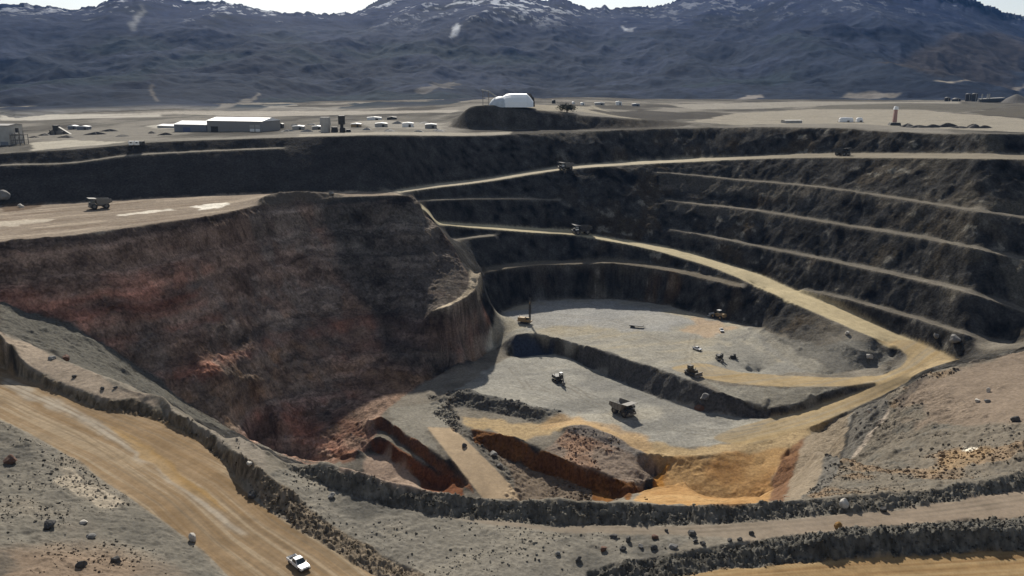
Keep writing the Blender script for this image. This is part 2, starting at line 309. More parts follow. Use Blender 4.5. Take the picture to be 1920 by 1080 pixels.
def column(Zg, Rg, az, Ag):
    j = np.clip(np.interp(az, Ag, np.arange(len(Ag))), 0, len(Ag)-1.001); a = int(j); f = j-a
    return Zg[:, a]*(1-f)+Zg[:, a+1]*f
def hit(px, py, Zg=None, Rg=None, Ag=None):
    """where the line of sight through photo pixel (px, py) first meets the ground"""
    Zg = Z0 if Zg is None else Zg; Rg = R if Rg is None else Rg; Ag = AZ if Ag is None else Ag
    az, te = ray(px, py); c = column(Zg, Rg, float(az), Ag); d = c - Rg*te
    k = np.argmax(d > 0) if (d > 0).any() else len(Rg)-1
    if k == 0: r = Rg[0]
    else:
        t = d[k-1]/(d[k-1]-d[k]) if d[k] != d[k-1] else 0; r = Rg[k-1]+(Rg[k]-Rg[k-1])*min(1, max(0, t))
    return r*math.sin(az), r*math.cos(az)
def zat(x, y, Zg=None):
    Zg = Z0 if Zg is None else Zg
    az = math.atan2(x, y); r = math.hypot(x, y); c = column(Zg, R, az, AZ)
    return float(np.interp(r, R, c))
def pip(poly, X, Y):
    poly = np.asarray(poly); out = np.zeros(X.shape, bool)
    x0, y0 = poly.min(0); x1, y1 = poly.max(0)
    m = (X >= x0) & (X <= x1) & (Y >= y0) & (Y <= y1); xs, ys = X[m], Y[m]; ins = np.zeros(xs.shape, bool)
    for k in range(len(poly)):
        ax, ay = poly[k]; bx, by = poly[(k+1) % len(poly)]
        if ay == by: continue
        c = ((ay > ys) != (by > ys)) & (xs < (bx-ax)*(ys-ay)/(by-ay)+ax); ins ^= c
    out[m] = ins; return out
def P3(pts):                                             # survey points with a height -> plan
    P = spline(pts, 6); az, te = ray(P[:, 0], P[:, 1]); r = P[:, 2]/te
    return np.stack([r*np.sin(az), r*np.cos(az)], 1)
def band(a, b): return np.vstack([P3(a), P3(b)[::-1]])
def PH(pts):                                             # photo points -> plan through the ground
    return np.array([hit(x, y) for x, y in pts])
# ------------------------------------------------------------------ what the ground is made of (dry colours of the rock and dirt; shade is painted on the cliff nose)
dZr = np.gradient(Z0, axis=0)/np.gradient(RR, axis=0); dZa = np.gradient(Z0, axis=1)/(np.gradient(AA, axis=1)*RR)
SLOPE = np.hypot(dZr, dZa)
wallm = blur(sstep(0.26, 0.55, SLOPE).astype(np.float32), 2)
WXn = fbm2(GX, GY, 9, 4, 11); WYn = fbm2(GX, GY, 9, 4, 29)
def mask(poly, warp=1.0, soft=2):
    k = warp*np.clip(RR/300, 0.35, 1.6)
    return blur(pip(poly, GX+WXn*k*2.2, GY+WYn*k*2.2).astype(np.float32), soft)
f_big = fbm2(GX, GY, 60, 5, 3); f_mid = fbm2(GX, GY, 14, 5, 41); f_sml = fbm2(GX, GY, 2.6, 4, 61)
f_str = fbm3(GX, GY, Z0*0.18, 7, 5, 71)                          # runs down a steep face
f_blk = fbm3(GX, GY, Z0, 5, 5, 83); f_bed = fbm3(GX*0.12, GY*0.12, Z0, 4.5, 4, 97)
COLR = np.empty(RR.shape+(3,), np.float32)
def paint(m, c, k=1.0):
    m = (m*k)[..., None]; COLR[:] = COLR*(1-m) + np.asarray(c, np.float32)*m
COLR[:] = (0.165, 0.155, 0.14)
COLR *= (1+0.25*f_mid)[..., None]
road = np.zeros(RR.shape, np.float32); floor = np.zeros(RR.shape, np.float32); rough = np.zeros(RR.shape, np.float32)
# plain beyond the rim
crest = P3(CREST); caz = np.arctan2(crest[:, 0], crest[:, 1]); cr = np.hypot(crest[:, 0], crest[:, 1]); o = np.argsort(caz)
crr = np.interp(AA, caz[o], cr[o])
plain = sstep(-2, 3, RR-crr+2.5*f_mid)
f_pl = fbm2(GX, GY*0.5, 70, 6, 33, 0.6); paint(plain, (0.1, 0.098, 0.095)); paint(plain*sstep(0.0, 0.3, f_pl), (0.19, 0.185, 0.178), 0.85); paint(plain*sstep(0.02, 0.28, -f_pl), (0.042, 0.041, 0.041), 0.8)
def zone(pts, c, k=1.0, warp=1.0, soft=2, P=None):
    m = mask(PH(pts) if P is None else P, warp, soft); paint(m, c, k); return m
zone([(1290,228),(1380,212),(1560,203),(1720,205),(1790,212),(1920,222),(1980,240),(1920,248),(1750,240),(1600,232),(1400,234)], (0.24, 0.23, 0.21), 1, 2)
zone([(1250,196),(1500,190),(1700,191),(1800,190),(1800,195),(1600,196),(1420,204),(1300,205)], (0.24, 0.235, 0.225), 0.9, 2)
zone([(1500,204),(1560,197),(1700,193),(1900,196),(1860,203),(1800,211),(1740,206),(1560,205)], (0.1, 0.098, 0.092), 0.9, 2)
zone([(1815,211),(1860,204),(1930,196),(1990,205),(1990,222),(1900,219)], (0.085, 0.082, 0.076), 1, 2)
zone([(0,216),(150,214),(300,213),(300,219),(160,222),(60,226),(0,226)], (0.36, 0.355, 0.345), 1, 1)
zone([(150,221),(330,208),(560,208),(860,205),(860,209),(700,214),(480,219),(330,214)], (0.3, 0.29, 0.28), 0.9, 2)
zone([(270,236),(330,231),(400,229),(520,228),(500,236),(400,240),(300,242)], (0.4, 0.395, 0.38), 0.7, 1)
zone([(60,268),(130,262),(240,266),(200,271),(120,277),(60,283)], (0.34, 0.33, 0.305), 1, 1)
zone([(560,252),(640,249),(860,249),(960,247),(960,252),(800,254),(560,257)], (0.3, 0.285, 0.26), 0.9, 1)
zone([(660,228),(700,224),(830,232),(830,244),(700,240)], (0.34, 0.335, 0.325), 0.5, 2)
zone([(1070,199),(1110,197),(1120,201),(1170,219),(1215,236),(1200,238),(1130,215),(1060,206)], (0.3, 0.285, 0.25), 0.7, 1)
zone([(960,195),(1060,198),(1070,210),(1000,206)], (0.3, 0.28, 0.24), 0.7, 1)
zone([(1100,206),(1200,206),(1290,212),(1306,222),(1220,226),(1130,212)], (0.045, 0.044, 0.045), 0.9, 1)
zone([(985,210),(1040,214),(1080,217),(1130,221),(1200,225),(1256,228),(1306,231),(1285,236),(1200,242),(1080,245),(1000,244)], (0.065, 0.062, 0.06), 0.95, 0.4, 1)
zone([(838,238),(864,221),(887,203),(930,201),(1000,210),(1010,225),(1000,243),(960,244),(870,242)], (0.105, 0.098, 0.088), 0.95, 0.4, 1)
# rock walls
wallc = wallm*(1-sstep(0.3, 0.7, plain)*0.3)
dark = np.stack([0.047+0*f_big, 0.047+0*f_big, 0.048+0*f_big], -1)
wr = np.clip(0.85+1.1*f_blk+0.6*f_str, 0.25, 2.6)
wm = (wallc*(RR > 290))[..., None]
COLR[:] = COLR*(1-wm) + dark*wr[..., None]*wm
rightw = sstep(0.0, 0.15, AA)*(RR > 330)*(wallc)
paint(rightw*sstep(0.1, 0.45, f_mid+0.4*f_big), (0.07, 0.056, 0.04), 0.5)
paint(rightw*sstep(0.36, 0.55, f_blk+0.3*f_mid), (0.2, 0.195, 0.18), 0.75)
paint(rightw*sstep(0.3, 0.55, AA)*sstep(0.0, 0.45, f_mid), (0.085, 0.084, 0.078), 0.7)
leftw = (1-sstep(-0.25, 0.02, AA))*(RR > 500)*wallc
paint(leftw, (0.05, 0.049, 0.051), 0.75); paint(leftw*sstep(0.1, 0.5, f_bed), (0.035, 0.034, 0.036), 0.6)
for Rk in (R1, R2, R3, R4):
    k = len(Rk); m = mask(band(Rk, [(x, y+5, z-0.1) for x, y, z in Rk]), 0.2, 1); paint(m, (0.1, 0.095, 0.088), 0.65)
m = mask(band(LEDGE, [(x, y+1.7, z-0.15) for x, y, z in LEDGE]), 0.1, 1); paint(m, (0.2, 0.19, 0.175), 0.8)
# plateau
pl = mask(band(PLF, PLN), 0.3, 1); paint(pl, (0.215, 0.185, 0.16)); floor = np.maximum(floor, pl)
f_lane = fbm2(GX*0.75+GY*0.66, (GY*0.75-GX*0.66)*6, 40, 5, 131)
paint(pl*sstep(0.0, 0.5, f_lane), (0.33, 0.29, 0.25), 0.8); paint(pl*sstep(0.1, 0.5, -f_lane), (0.15, 0.12, 0.1), 0.7)
zone([(365,386),(400,381),(430,379),(425,385),(395,391),(370,392)], (0.72, 0.71, 0.69), 0.95, 2.5, 1); zone([(225,402),(270,396),(330,391),(330,395),(270,401),(226,406)], (0.6, 0.58, 0.55), 0.8, 2.5, 1)
zone([(-60,425),(0,414),(60,412),(110,411),(60,420),(0,427),(-60,440)], (0.42, 0.39, 0.35), 0.8, 2, 1)
zone([(0,386),(40,384),(80,383),(78,386),(30,395),(0,399)], (0.09, 0.065, 0.05), 0.8, 1, 1)
md = zone([(485,386),(490,370),(530,360),(575,357),(605,361),(640,366),(640,371),(560,377)], (0.1, 0.09, 0.082), 1, 0.8, 1); rough = np.maximum(rough, md*0.5)
# the red cliff
CL = [(-250,500),(0,454),(200,433),(485,386),(560,376),(745,367),(772,367),(800,400),(848,462),(868,500),(900,560),(918,600),(928,648),(870,682),(840,690),(790,716),(722,772),(700,826),(640,862),(540,862),(430,808),(300,718),(200,650),(60,588),(0,568),(-250,520)]
clz = dict(zip([c[0] for c in CL], [0]*len(CL)))
cl = mask(PH(CL), 0.5, 2)*(1-pl)
paint(cl, (0.19, 0.138, 0.115))
bands = fbm3(GX*0.05, GY*0.05, Z0+3*f_mid, 9, 3, 211)
paint(cl*sstep(-0.05, 0.4, bands+0.25*f_mid), (0.29, 0.135, 0.1), 0.75)
paint(cl*sstep(0.0, 0.5, -bands+0.3*f_big)*sstep(-112, -128, Z0), (0.24, 0.155, 0.095), 0.65)
paint(cl*sstep(0.05, 0.4, f_big+0.5*f_str), (0.16, 0.145, 0.135), 0.6)
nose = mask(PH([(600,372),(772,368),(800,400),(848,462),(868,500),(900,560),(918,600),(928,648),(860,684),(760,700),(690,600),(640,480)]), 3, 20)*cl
paint(nose, (0.078, 0.074, 0.071), 0.85); md_ = md  # grey nose rock, painted darker to stand in for shade on its sunlit side
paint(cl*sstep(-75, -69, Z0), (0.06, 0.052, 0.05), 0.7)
tal = mask(PH([(0,565),(60,587),(130,608),(200,648),(300,716),(430,806),(540,860),(520,830),(380,790),(352,780),(318,752),(200,709),(150,686),(80,652),(0,622)]), 1, 4); paint(tal, (0.1, 0.1, 0.095), 0.9)
lm = mask(P3([(806,582,-119),(850,571,-116.5),(888,546,-113),(902,508,-108.5),(884,506,-108.5),(878,538,-113),(852,564,-116.5),(822,577,-119)]), 0.1, 1); paint(lm, (0.26, 0.23, 0.19))
cl_rock = cl
# under-ramp wall: brown ledge
uw = mask(band(UB, [(x, y+8, z-0.2) for x, y, z in UB]), 0.3, 1); paint(uw, (0.1, 0.088, 0.07), 0.6)
paint(mask(PH([(1000,500),(1250,508),(1300,560),(1150,552),(1000,552)]), 2, 6)*sstep(-0.1, 0.3, f_mid), (0.1, 0.065, 0.04), 0.7)
# roads
def rzone(P, c, warp=0.15, soft=1):
    global road
    m = mask(P, warp, soft); paint(m, c); road = np.maximum(road, m); return m
def lane(P, m, across=2.2, along=60, s=300):
    """streaks that run along a track: distance along / across a centre line"""
    P = np.asarray(P); seg = np.hypot(*(P[1:]-P[:-1]).T); t = np.concatenate([[0], np.cumsum(seg)]); q = np.linspace(0, t[-1], 260)
    C = np.stack([np.interp(q, t, P[:, 0]), np.interp(q, t, P[:, 1])], 1); T = np.gradient(C, axis=0); T /= np.hypot(*T.T)[:, None]
    sel = np.argwhere(m > 0.02); out = np.zeros(m.shape, np.float32); lat = np.zeros(m.shape, np.float32)
    for k in range(0, len(sel), 60000):
        s_ = sel[k:k+60000]; X = GX[s_[:, 0], s_[:, 1]]; Y = GY[s_[:, 0], s_[:, 1]]
        d = (X[:, None]-C[None, :, 0])**2 + (Y[:, None]-C[None, :, 1])**2; b = d.argmin(1)
        v = (X-C[b, 0])*T[b, 1]-(Y-C[b, 1])*T[b, 0]; u = q[b] + (X-C[b, 0])*T[b, 0]+(Y-C[b, 1])*T[b, 1]
        out[s_[:, 0], s_[:, 1]] = fbm2(v/across, u/along, 1.0, 4, s, 0.6); lat[s_[:, 0], s_[:, 1]] = v
    return out, lat
m = rzone(band(UPI, UPO), (0.36, 0.335, 0.28)); paint(m*sstep(0.17, 0.32, AA), (0.17, 0.158, 0.138), 0.9)
m = rzone(np.vstack([P3(RAI[:17]), P3(RAO[:15])[::-1]]), (0.4, 0.365, 0.27)); ln, _ = lane(P3([(a[0], (a[1]+b[1])/2, a[2]) for a, b in zip(RAI[:14], RAO[:14])]), m, 4, 120, 310)
paint(m*sstep(0, 0.5, ln), (0.31, 0.28, 0.21), 0.6); paint(m*sstep(0.1, 0.5, AA), (0.36, 0.29, 0.18), 0.5)
# pit floors
def fzone(pts, c, k=1.0, warp=1.2, soft=2, P=None):
    global floor
    m = zone(pts, c, k, warp, soft, P); floor = np.maximum(floor, m); return m
uf = fzone([(925,600),(945,584),(965,575),(1000,567),(1080,561),(1150,561),(1230,570),(1300,587),(1380,607),(1440,640),(1510,698),(1400,700),(1310,706),(1290,712),(1230,690),(1170,672),(1100,648),(1040,632),(1000,625),(968,627),(935,650),(910,660)], (0.27, 0.262, 0.235), 1, 0.7, 2)
fl2 = fbm2(GX*0.9+GY*0.35, (GY*0.9-GX*0.35)*3.5, 60, 4, 150)
paint(uf*sstep(-0.1, 0.4, fl2), (0.32, 0.285, 0.215), 0.8); paint(uf*sstep(0.05, 0.4, -fl2), (0.19, 0.187, 0.178), 0.7)
paint(mask(PH([(950,585),(1000,569),(1150,563),(1290,600),(1250,625),(1100,612),(960,615)]), 3, 10), (0.27, 0.275, 0.28), 0.8)
paint(mask(PH([(1280,588),(1345,603),(1360,625),(1300,625)]), 4, 4), (0.36, 0.27, 0.19), 0.7)
paint(mask(PH([(1360,632),(1450,668),(1500,700),(1400,698),(1350,690)]), 3, 4), (0.2, 0.198, 0.185), 0.8)
fzone([(1385,610),(1440,622),(1500,660),(1565,701),(1510,698),(1450,668)], (0.235, 0.23, 0.212), 1, 0.5, 2)
zone([(1440,622),(1540,650),(1640,640),(1690,662),(1620,690),(1565,701),(1500,660)], (0.15, 0.15, 0.145), 0.9, 1, 3)
lf = fzone([(850,735),(905,700),(955,668),(1000,664),(1050,666),(1130,700),(1200,731),(1280,761),(1350,777),(1440,784),(1420,815),(1330,835),(1200,840),(1130,805),(1075,790),(1050,776),(930,748)], (0.255, 0.252, 0.235), 1, 1, 2)
paint(lf*sstep(0, 0.4, fl2), (0.33, 0.315, 0.275), 0.7); paint(lf*sstep(0.05, 0.4, -fl2), (0.18, 0.18, 0.172), 0.7)
paint(mask(PH([(1060,700),(1130,700),(1280,761),(1430,784),(1350,800),(1200,760)]), 4, 12), (0.17, 0.17, 0.165), 0.7)
ta = fzone([(860,778),(950,790),(1050,790),(1075,783),(1120,795),(1200,825),(1300,840),(1420,815),(1480,800),(1560,790),(1500,830),(1480,850),(1350,860),(1240,860),(1130,815),(1090,800),(1040,808),(1000,828),(940,815),(890,805)], (0.34, 0.265, 0.165), 0.95, 2, 4)
paint(mask(PH([(990,800),(1070,780),(1130,790),(1210,825),(1240,850),(1130,812),(1080,795)]), 3, 6), (0.36, 0.255, 0.15), 0.7)
hp = np.vstack([P3([(1640,633,-127)]+RAI[14:]+[(1703,715,-135.5),(1660,738,-138.5),(1600,765,-142),(1540,793,-145),(1480,812,-147),(1400,832,-149.5),(1340,820,-149.6),(1440,783,-146.5),(1480,776,-145.5),(1540,757,-143.5),(1590,740,-140.5),(1645,717,-135.5),(1580,724,-137.3),(1500,725,-138.3),(1420,722,-138.8),(1360,716,-139),(1310,706,-139),(1260,690,-138.8),(1290,682,-138.8),(1400,698,-139),(1480,704,-138.8),(1540,707,-138),(1600,707,-137),(1655,700,-135),(1692,684,-132.5),(1702,668,-130.5),(1685,652,-129)])])
m = rzone(hp, (0.31, 0.25, 0.16)); ln, _ = lane(P3([(1760,672,-129.5),(1740,690,-132),(1700,708,-134.5),(1650,730,-137.5),(1590,755,-141),(1540,775,-144),(1480,794,-146.2),(1400,812,-148.5)]), m, 3.5, 140, 320)
paint(m*sstep(0, 0.5, ln), (0.27, 0.24, 0.19), 0.8); paint(m*sstep(0.1, 0.5, -ln), (0.26, 0.2, 0.115), 0.7)
isl = zone([(1315,712),(1360,722),(1420,726),(1500,728),(1590,728),(1540,740),(1490,757),(1440,763),(1360,741)], (0.24, 0.235, 0.215), 1, 0.6, 2); floor = np.maximum(floor, isl)
paint(mask(PH([(1430,735),(1500,728),(1590,728),(1540,740),(1490,757),(1440,763)]), 2, 4), (0.17, 0.165, 0.15), 0.8)
# step between the floors and rubble ridges
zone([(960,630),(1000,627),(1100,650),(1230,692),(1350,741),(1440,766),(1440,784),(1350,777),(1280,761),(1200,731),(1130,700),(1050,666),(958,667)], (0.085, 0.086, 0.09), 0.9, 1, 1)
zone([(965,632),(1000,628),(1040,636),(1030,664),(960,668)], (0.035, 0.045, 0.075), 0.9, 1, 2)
rub = zone([(840,735),(870,730),(930,744),(1000,762),(1055,774),(1010,790),(980,785),(900,770),(850,760)], (0.1, 0.1, 0.098), 0.95, 1, 2); rough = np.maximum(rough, rub)
r2 = zone([(800,740),(850,745),(860,790),(890,815),(940,860),(980,905),(1010,940),(985,940),(950,905),(900,845),(850,800),(815,780)], (0.125, 0.12, 0.112), 0.9, 1, 2); rough = np.maximum(rough, r2)
fzone([(740,765),(830,745),(850,800),(800,800),(830,850),(800,840),(735,796)], (0.21, 0.205, 0.19), 0.9, 2, 3)
# sump benches
r3 = zone([(930,855),(975,876),(1020,887),(1110,920),(1160,938),(990,940),(960,900)], (0.145, 0.12, 0.1), 0.95, 1, 2); rough = np.maximum(rough, r3*0.8)
brown = zone([(884,804),(940,815),(1020,845),(1075,869),(1160,899),(1205,922),(1180,940),(1110,920),(1020,888),(930,852),(890,828)], (0.125, 0.062, 0.028), 1, 0.6, 1)
paint(brown*sstep(0, 0.4, f_str), (0.2, 0.1, 0.035), 0.7)
hm = zone([(1020,842),(1060,808),(1080,797),(1100,798),(1150,816),(1215,848),(1246,866),(1230,892),(1215,902),(1200,922),(1160,900),(1075,869)], (0.2, 0.165, 0.145), 0.95, 1, 2)
paint(hm*sstep(0.0, 0.4, f_mid), (0.28, 0.17, 0.115), 0.6); paint(mask(PH([(1070,798),(1100,797),(1150,815),(1215,848),(1200,852),(1130,830),(1060,812)]), 1, 3), (0.14, 0.138, 0.14), 0.8); rough = np.maximum(rough, hm*0.5)
og = fzone([(1240,862),(1350,852),(1480,838),(1495,850),(1462,870),(1450,905),(1440,940),(1290,945),(1190,940),(1230,900)], (0.3, 0.185, 0.088), 1, 1.5, 6)
paint(og*sstep(-0.2, 0.3, f_mid), (0.34, 0.235, 0.125), 0.7); paint(og*sstep(0.1, 0.5, -f_mid), (0.25, 0.135, 0.058), 0.6)
zone([(1225,895),(1250,870),(1246,862),(1258,868),(1245,900),(1228,920)], (0.3, 0.15, 0.04), 0.9, 0.6, 1)
tr = rzone(np.vstack([P3(TRL), P3(TRR)[::-1]]), (0.36, 0.29, 0.215), 0.1, 1)
zone([(700,790),(716,783),(770,820),(830,862),(880,905),(890,925),(875,918),(830,882),(770,847),(722,808)], (0.13, 0.07, 0.045), 0.95, 0.6, 1)
zone([(690,826),(716,822),(790,868),(850,892),(868,918),(840,926),(790,902),(745,870),(714,850)], (0.13, 0.06, 0.035), 1, 0.6, 1)
fzone([(640,880),(690,850),(714,850),(790,902),(840,926),(760,925),(680,895)], (0.3, 0.235, 0.2), 0.95, 1.5, 3)
zone([(625,855),(650,845),(672,845),(668,862),(640,868)], (0.16, 0.085, 0.06), 0.8, 0.8, 2)
# heap at the right
hz = mask(PH([(1706,718),(1740,701),(1800,687),(1850,677),(1920,660),(2100,602),(2250,565),(2250,815),(1920,890),(1780,915),(1680,929),(1500,935),(1545,862),(1612,764),(1640,757)]), 1, 2)
paint(hz, (0.15, 0.138, 0.122)); hpk = mask(PH([(1720,715),(1800,690),(1920,663),(2100,605),(2100,760),(1920,790),(1800,795),(1700,790)]), 3, 14); paint(hpk, (0.18, 0.148, 0.125), 0.9)
paint(hz*sstep(0.1, 0.4, f_mid)*(1-hpk), (0.235, 0.17, 0.115), 0.6); paint(hz*sstep(0.1, 0.45, -f_mid)*(1-hpk), (0.12, 0.118, 0.112), 0.8)
zone([(1780,845),(1815,835),(1860,840),(1850,860),(1790,880),(1740,890)], (0.25, 0.18, 0.11), 0.6, 3, 4); zone([(1800,838),(1820,832),(1832,838),(1822,848),(1803,846)], (0.62, 0.6, 0.55), 0.9, 2, 1)
gr = zone([(1640,757),(1670,760),(1650,790),(1600,850),(1560,905),(1500,935),(1520,900),(1545,862),(1612,764)], (0.12, 0.118, 0.115), 0.95, 0.5, 1)
zone([(1665,768),(1672,768),(1610,850),(1598,862),(1592,862)], (0.36, 0.32, 0.29), 0.8, 0.4, 1); zone([(1612,764),(1600,780),(1560,842),(1520,902),(1508,905),(1545,850),(1592,782)], (0.28, 0.275, 0.265), 0.7, 1, 1)
zone([(1605,768),(1560,790),(1515,820),(1495,850),(1478,910),(1470,938),(1500,935),(1545,862),(1592,786)], (0.21, 0.18, 0.145), 0.9, 0.8, 2)
zone([(1515,820),(1495,850),(1478,910),(1470,938),(1440,938),(1450,905),(1462,870),(1480,838)], (0.15, 0.085, 0.052), 0.9, 1, 3)
dg = zone([(1706,716),(1740,702),(1730,722),(1700,760),(1680,785),(1690,760)], (0.09, 0.08, 0.075), 0.8, 1, 2)
hzr = hz*(1-hpk); rough = np.maximum(rough, hzr*0.9)
# near rim
sb = zone([(-250,565),(0,626),(40,640),(80,657),(150,690),(200,713),(250,733),(300,752),(290,765),(240,748),(185,746),(110,718),(60,688),(15,643),(0,630)], (0.25, 0.215, 0.185), 1, 0.7, 2)
rl = rzone(np.vstack([P3(RLF), P3(RLN)[::-1]]), (0.21, 0.157, 0.105))
cen = np.vstack([P3([((a[0]+b[0])/2, (a[1]+b[1])/2, -85.7)]) for a, b in [(RLF[0], RLN[0]), (RLF[2], RLN[2]), (RLF[4], RLN[3]), (RLF[8], RLN[5]), (RLF[12], RLN[6]), (RLF[14], RLN[7]), (RLF[17], RLN[8]), (RLF[20], RLN[10])]])
ln, lat = lane(cen, rl, 1.1, 70, 330); ln2, _ = lane(cen, rl, 0.45, 45, 340)
paint(rl*sstep(-0.05, 0.45, ln), (0.27, 0.225, 0.17), 0.85); paint(rl*sstep(0.0, 0.45, -ln), (0.17, 0.12, 0.072), 0.8); paint(rl*sstep(0.1, 0.5, ln2), (0.145, 0.118, 0.088), 0.6)
zone([(0,705),(60,732),(130,762),(200,800),(280,850),(350,905),(400,945),(470,1000),(455,1002),(380,950),(330,910),(260,860),(180,808),(110,772),(0,722)], (0.33, 0.32, 0.3), 0.6, 1.6, 7)
zone([(190,790),(240,815),(300,855),(380,915),(430,960),(400,950),(330,905),(260,855)], (0.25, 0.165, 0.07), 0.7, 1, 3)
b2 = zone([(700,945),(850,972),(1000,983),(1150,987),(1300,986),(1450,976),(1560,965),(1650,957),(1750,944),(1920,922),(2250,854),(2250,930),(1920,972),(1700,984),(1600,992),(1500,1004),(1400,1012),(1250,1000),(1100,1000),(900,990)], (0.205, 0.18, 0.155), 1, 1.5, 3)
paint(b2*sstep(0.2, 0.45, AA), (0.25, 0.205, 0.17), 0.6); road = np.maximum(road, b2*0.9)
gb = zone([(500,890),(545,880),(640,920),(760,953),(920,985),(1100,1000),(1300,1005),(1250,1040),(1120,1070),(980,1130),(800,1082),(685,1022),(575,950)], (0.16, 0.155, 0.145), 1, 1, 3); rough = np.maximum(rough, gb*0.55)
paint(gb*sstep(0, 0.4, f_mid), (0.2, 0.19, 0.172), 0.7); paint(gb*sstep(0.05, 0.45, -f_mid), (0.1, 0.1, 0.098), 0.8)
bk = zone([(440,850),(500,888),(575,952),(685,1022),(800,1082),(710,1082),(610,1022),(510,962),(430,880)], (0.15, 0.128, 0.104), 0.95, 0.8, 2); rough = np.maximum(rough, bk*1.1)
br = zone([(1130,1110),(1240,1082),(1350,1064),(1500,1052),(1650,1043),(1920,1028),(2250,990),(2250,1080),(1920,1120),(1300,1200),(1000,1250)], (0.24, 0.17, 0.095), 1, 0.5, 2)
lnb, _ = lane(PH([(1000,1130),(1300,1105),(1600,1080),(1920,1060),(2250,1030)]), br, 0.9, 60, 350); paint(br*sstep(0, 0.4, lnb), (0.3, 0.23, 0.14), 0.8); paint(br*sstep(0.05, 0.4, -lnb), (0.17, 0.108, 0.058), 0.7); road = np.maximum(road, br)
bm = zone([(530,866),(640,878),(740,908),(900,936),(1100,944),(1300,949),(1480,941),(1680,929),(1920,890),(2250,815),(2250,852),(1920,920),(1650,955),(1450,974),(1300,984),(1150,985),(1000,981),(850,970),(700,942),(545,882)], (0.12, 0.117, 0.11), 0.95, 0.8, 2); rough = np.maximum(rough, bm*1.3)
b3 = zone([(1100,1075),(1250,1040),(1400,1015),(1500,1003),(1700,982),(1920,970),(2250,928),(2250,992),(1920,1030),(1650,1045),(1350,1066),(1130,1112)], (0.1, 0.1, 0.097), 0.95, 0.8, 2); rough = np.maximum(rough, b3*1.5)
hl = zone([(-250,700),(0,790),(130,860),(200,910),(300,976),(400,1056),(560,1240),(300,1500),(-250,1500)], (0.145, 0.14, 0.13), 1, 1.2, 2); rough = np.maximum(rough, hl*0.8)
paint(hl*sstep(0.0, 0.4, f_mid), (0.19, 0.175, 0.155), 0.8); paint(hl*sstep(0.1, 0.4, f_big), (0.19, 0.135, 0.1), 0.6); paint(hl*sstep(0.1, 0.45, -f_mid), (0.085, 0.085, 0.083), 0.7)
zone([(95,875),(130,885),(200,925),(230,945),(180,950),(110,910)], (0.32, 0.29, 0.25), 0.8, 2, 3)
sbm = zone([(0,632),(15,648),(60,694),(120,725),(185,749),(250,753),(300,772),(350,790),(400,822),(440,860),(430,876),(378,828),(290,784),(180,765),(75,724),(0,682)], (0.13, 0.108, 0.082), 0.95, 0.6, 1); rough = np.maximum(rough, sbm*1.0)
rk = zone([(300,755),(318,756),(352,783),(392,806),(420,818),(480,840),(535,866),(500,886),(445,848),(405,822),(350,788),(310,772)], (0.19, 0.175, 0.16), 0.9, 1, 2); rough = np.maximum(rough, rk*0.5)
# wheel marks
def ruts(pts, area, c, k=0.6, half=1.6, wd=0.55):
    P = PH(pts); t_ = np.concatenate([[0], np.cumsum(np.hypot(*(P[1:]-P[:-1]).T))]); q_ = np.linspace(0, t_[-1], 60); C_ = np.stack([np.interp(q_, t_, P[:, 0]), np.interp(q_, t_, P[:, 1])], 1)
    x0, y0 = C_.min(0)-6; x1, y1 = C_.max(0)+6; m = area*((GX > x0) & (GX < x1) & (GY > y0) & (GY < y1))
    sel = np.argwhere(m > 0.05); X = GX[sel[:, 0], sel[:, 1]]; Y = GY[sel[:, 0], sel[:, 1]]; d = np.full(len(X), 1e9)
    for a, b in zip(C_[:-1], C_[1:]):
        e = b-a; u = np.clip(((X-a[0])*e[0]+(Y-a[1])*e[1])/(e@e+1e-9), 0, 1); d = np.minimum(d, np.hypot(X-a[0]-u*e[0], Y-a[1]-u*e[1]))
    r_ = np.exp(-((d-half)/wd)**2)*np.clip(0.7+1.2*fbm2(X, Y, 12, 3, 77), 0, 1); out = np.zeros(m.shape, np.float32); out[sel[:, 0], sel[:, 1]] = r_; paint(out*m, c, k)
lo = np.clip(lf+ta, 0, 1); hi_ = np.clip(uf, 0, 1)
for pts in ([(905,705),(1000,720),(1100,765),(1200,800),(1330,822),(1440,800)], [(930,720),(1050,735),(1160,775),(1300,812),(1450,795)], [(1000,690),(1080,730),(1130,770),(1150,800)], [(1046,716),(1100,740),(1240,790)], [(880,790),(1000,800),(1090,785),(1200,790),(1330,808)], [(960,690),(1000,740),(1100,772)]): ruts(pts, lo, (0.17, 0.16, 0.14), 0.55)
for pts in ([(960,605),(1080,615),(1180,640),(1290,690),(1360,708)], [(1000,585),(1150,600),(1270,650),(1330,695)], [(1307,655),(1250,640),(1150,610),(1050,600)], [(1340,600),(1300,630),(1290,680)], [(1000,612),(1130,640),(1250,690)]): ruts(pts, hi_, (0.19, 0.175, 0.15), 0.5)
for pts in ([(-20,400),(200,400),(400,385),(560,368),(700,364)], [(-20,425),(150,412),(330,400),(470,382)], [(60,395),(250,388),(420,375)]): ruts(pts, pl, (0.13, 0.115, 0.1), 0.5)
for pts in ([(0,715),(150,780),(300,880),(420,975),(560,1078)], [(0,745),(150,812),(280,900),(400,1000),(480,1070)], [(60,720),(230,790),(360,880),(480,985),(640,1080)], [(100,745),(280,845),(430,960),(600,1075)]): ruts(pts, rl, (0.15, 0.118, 0.085), 0.6, 0.85, 0.28)
for pts in ([(1000,1010),(1200,1000),(1400,990),(1600,975),(1760,962),(1920,942)], [(1100,992),(1300,994),(1500,980),(1700,962),(1920,932)]): ruts(pts, b2, (0.13, 0.115, 0.1), 0.5, 0.85, 0.3)
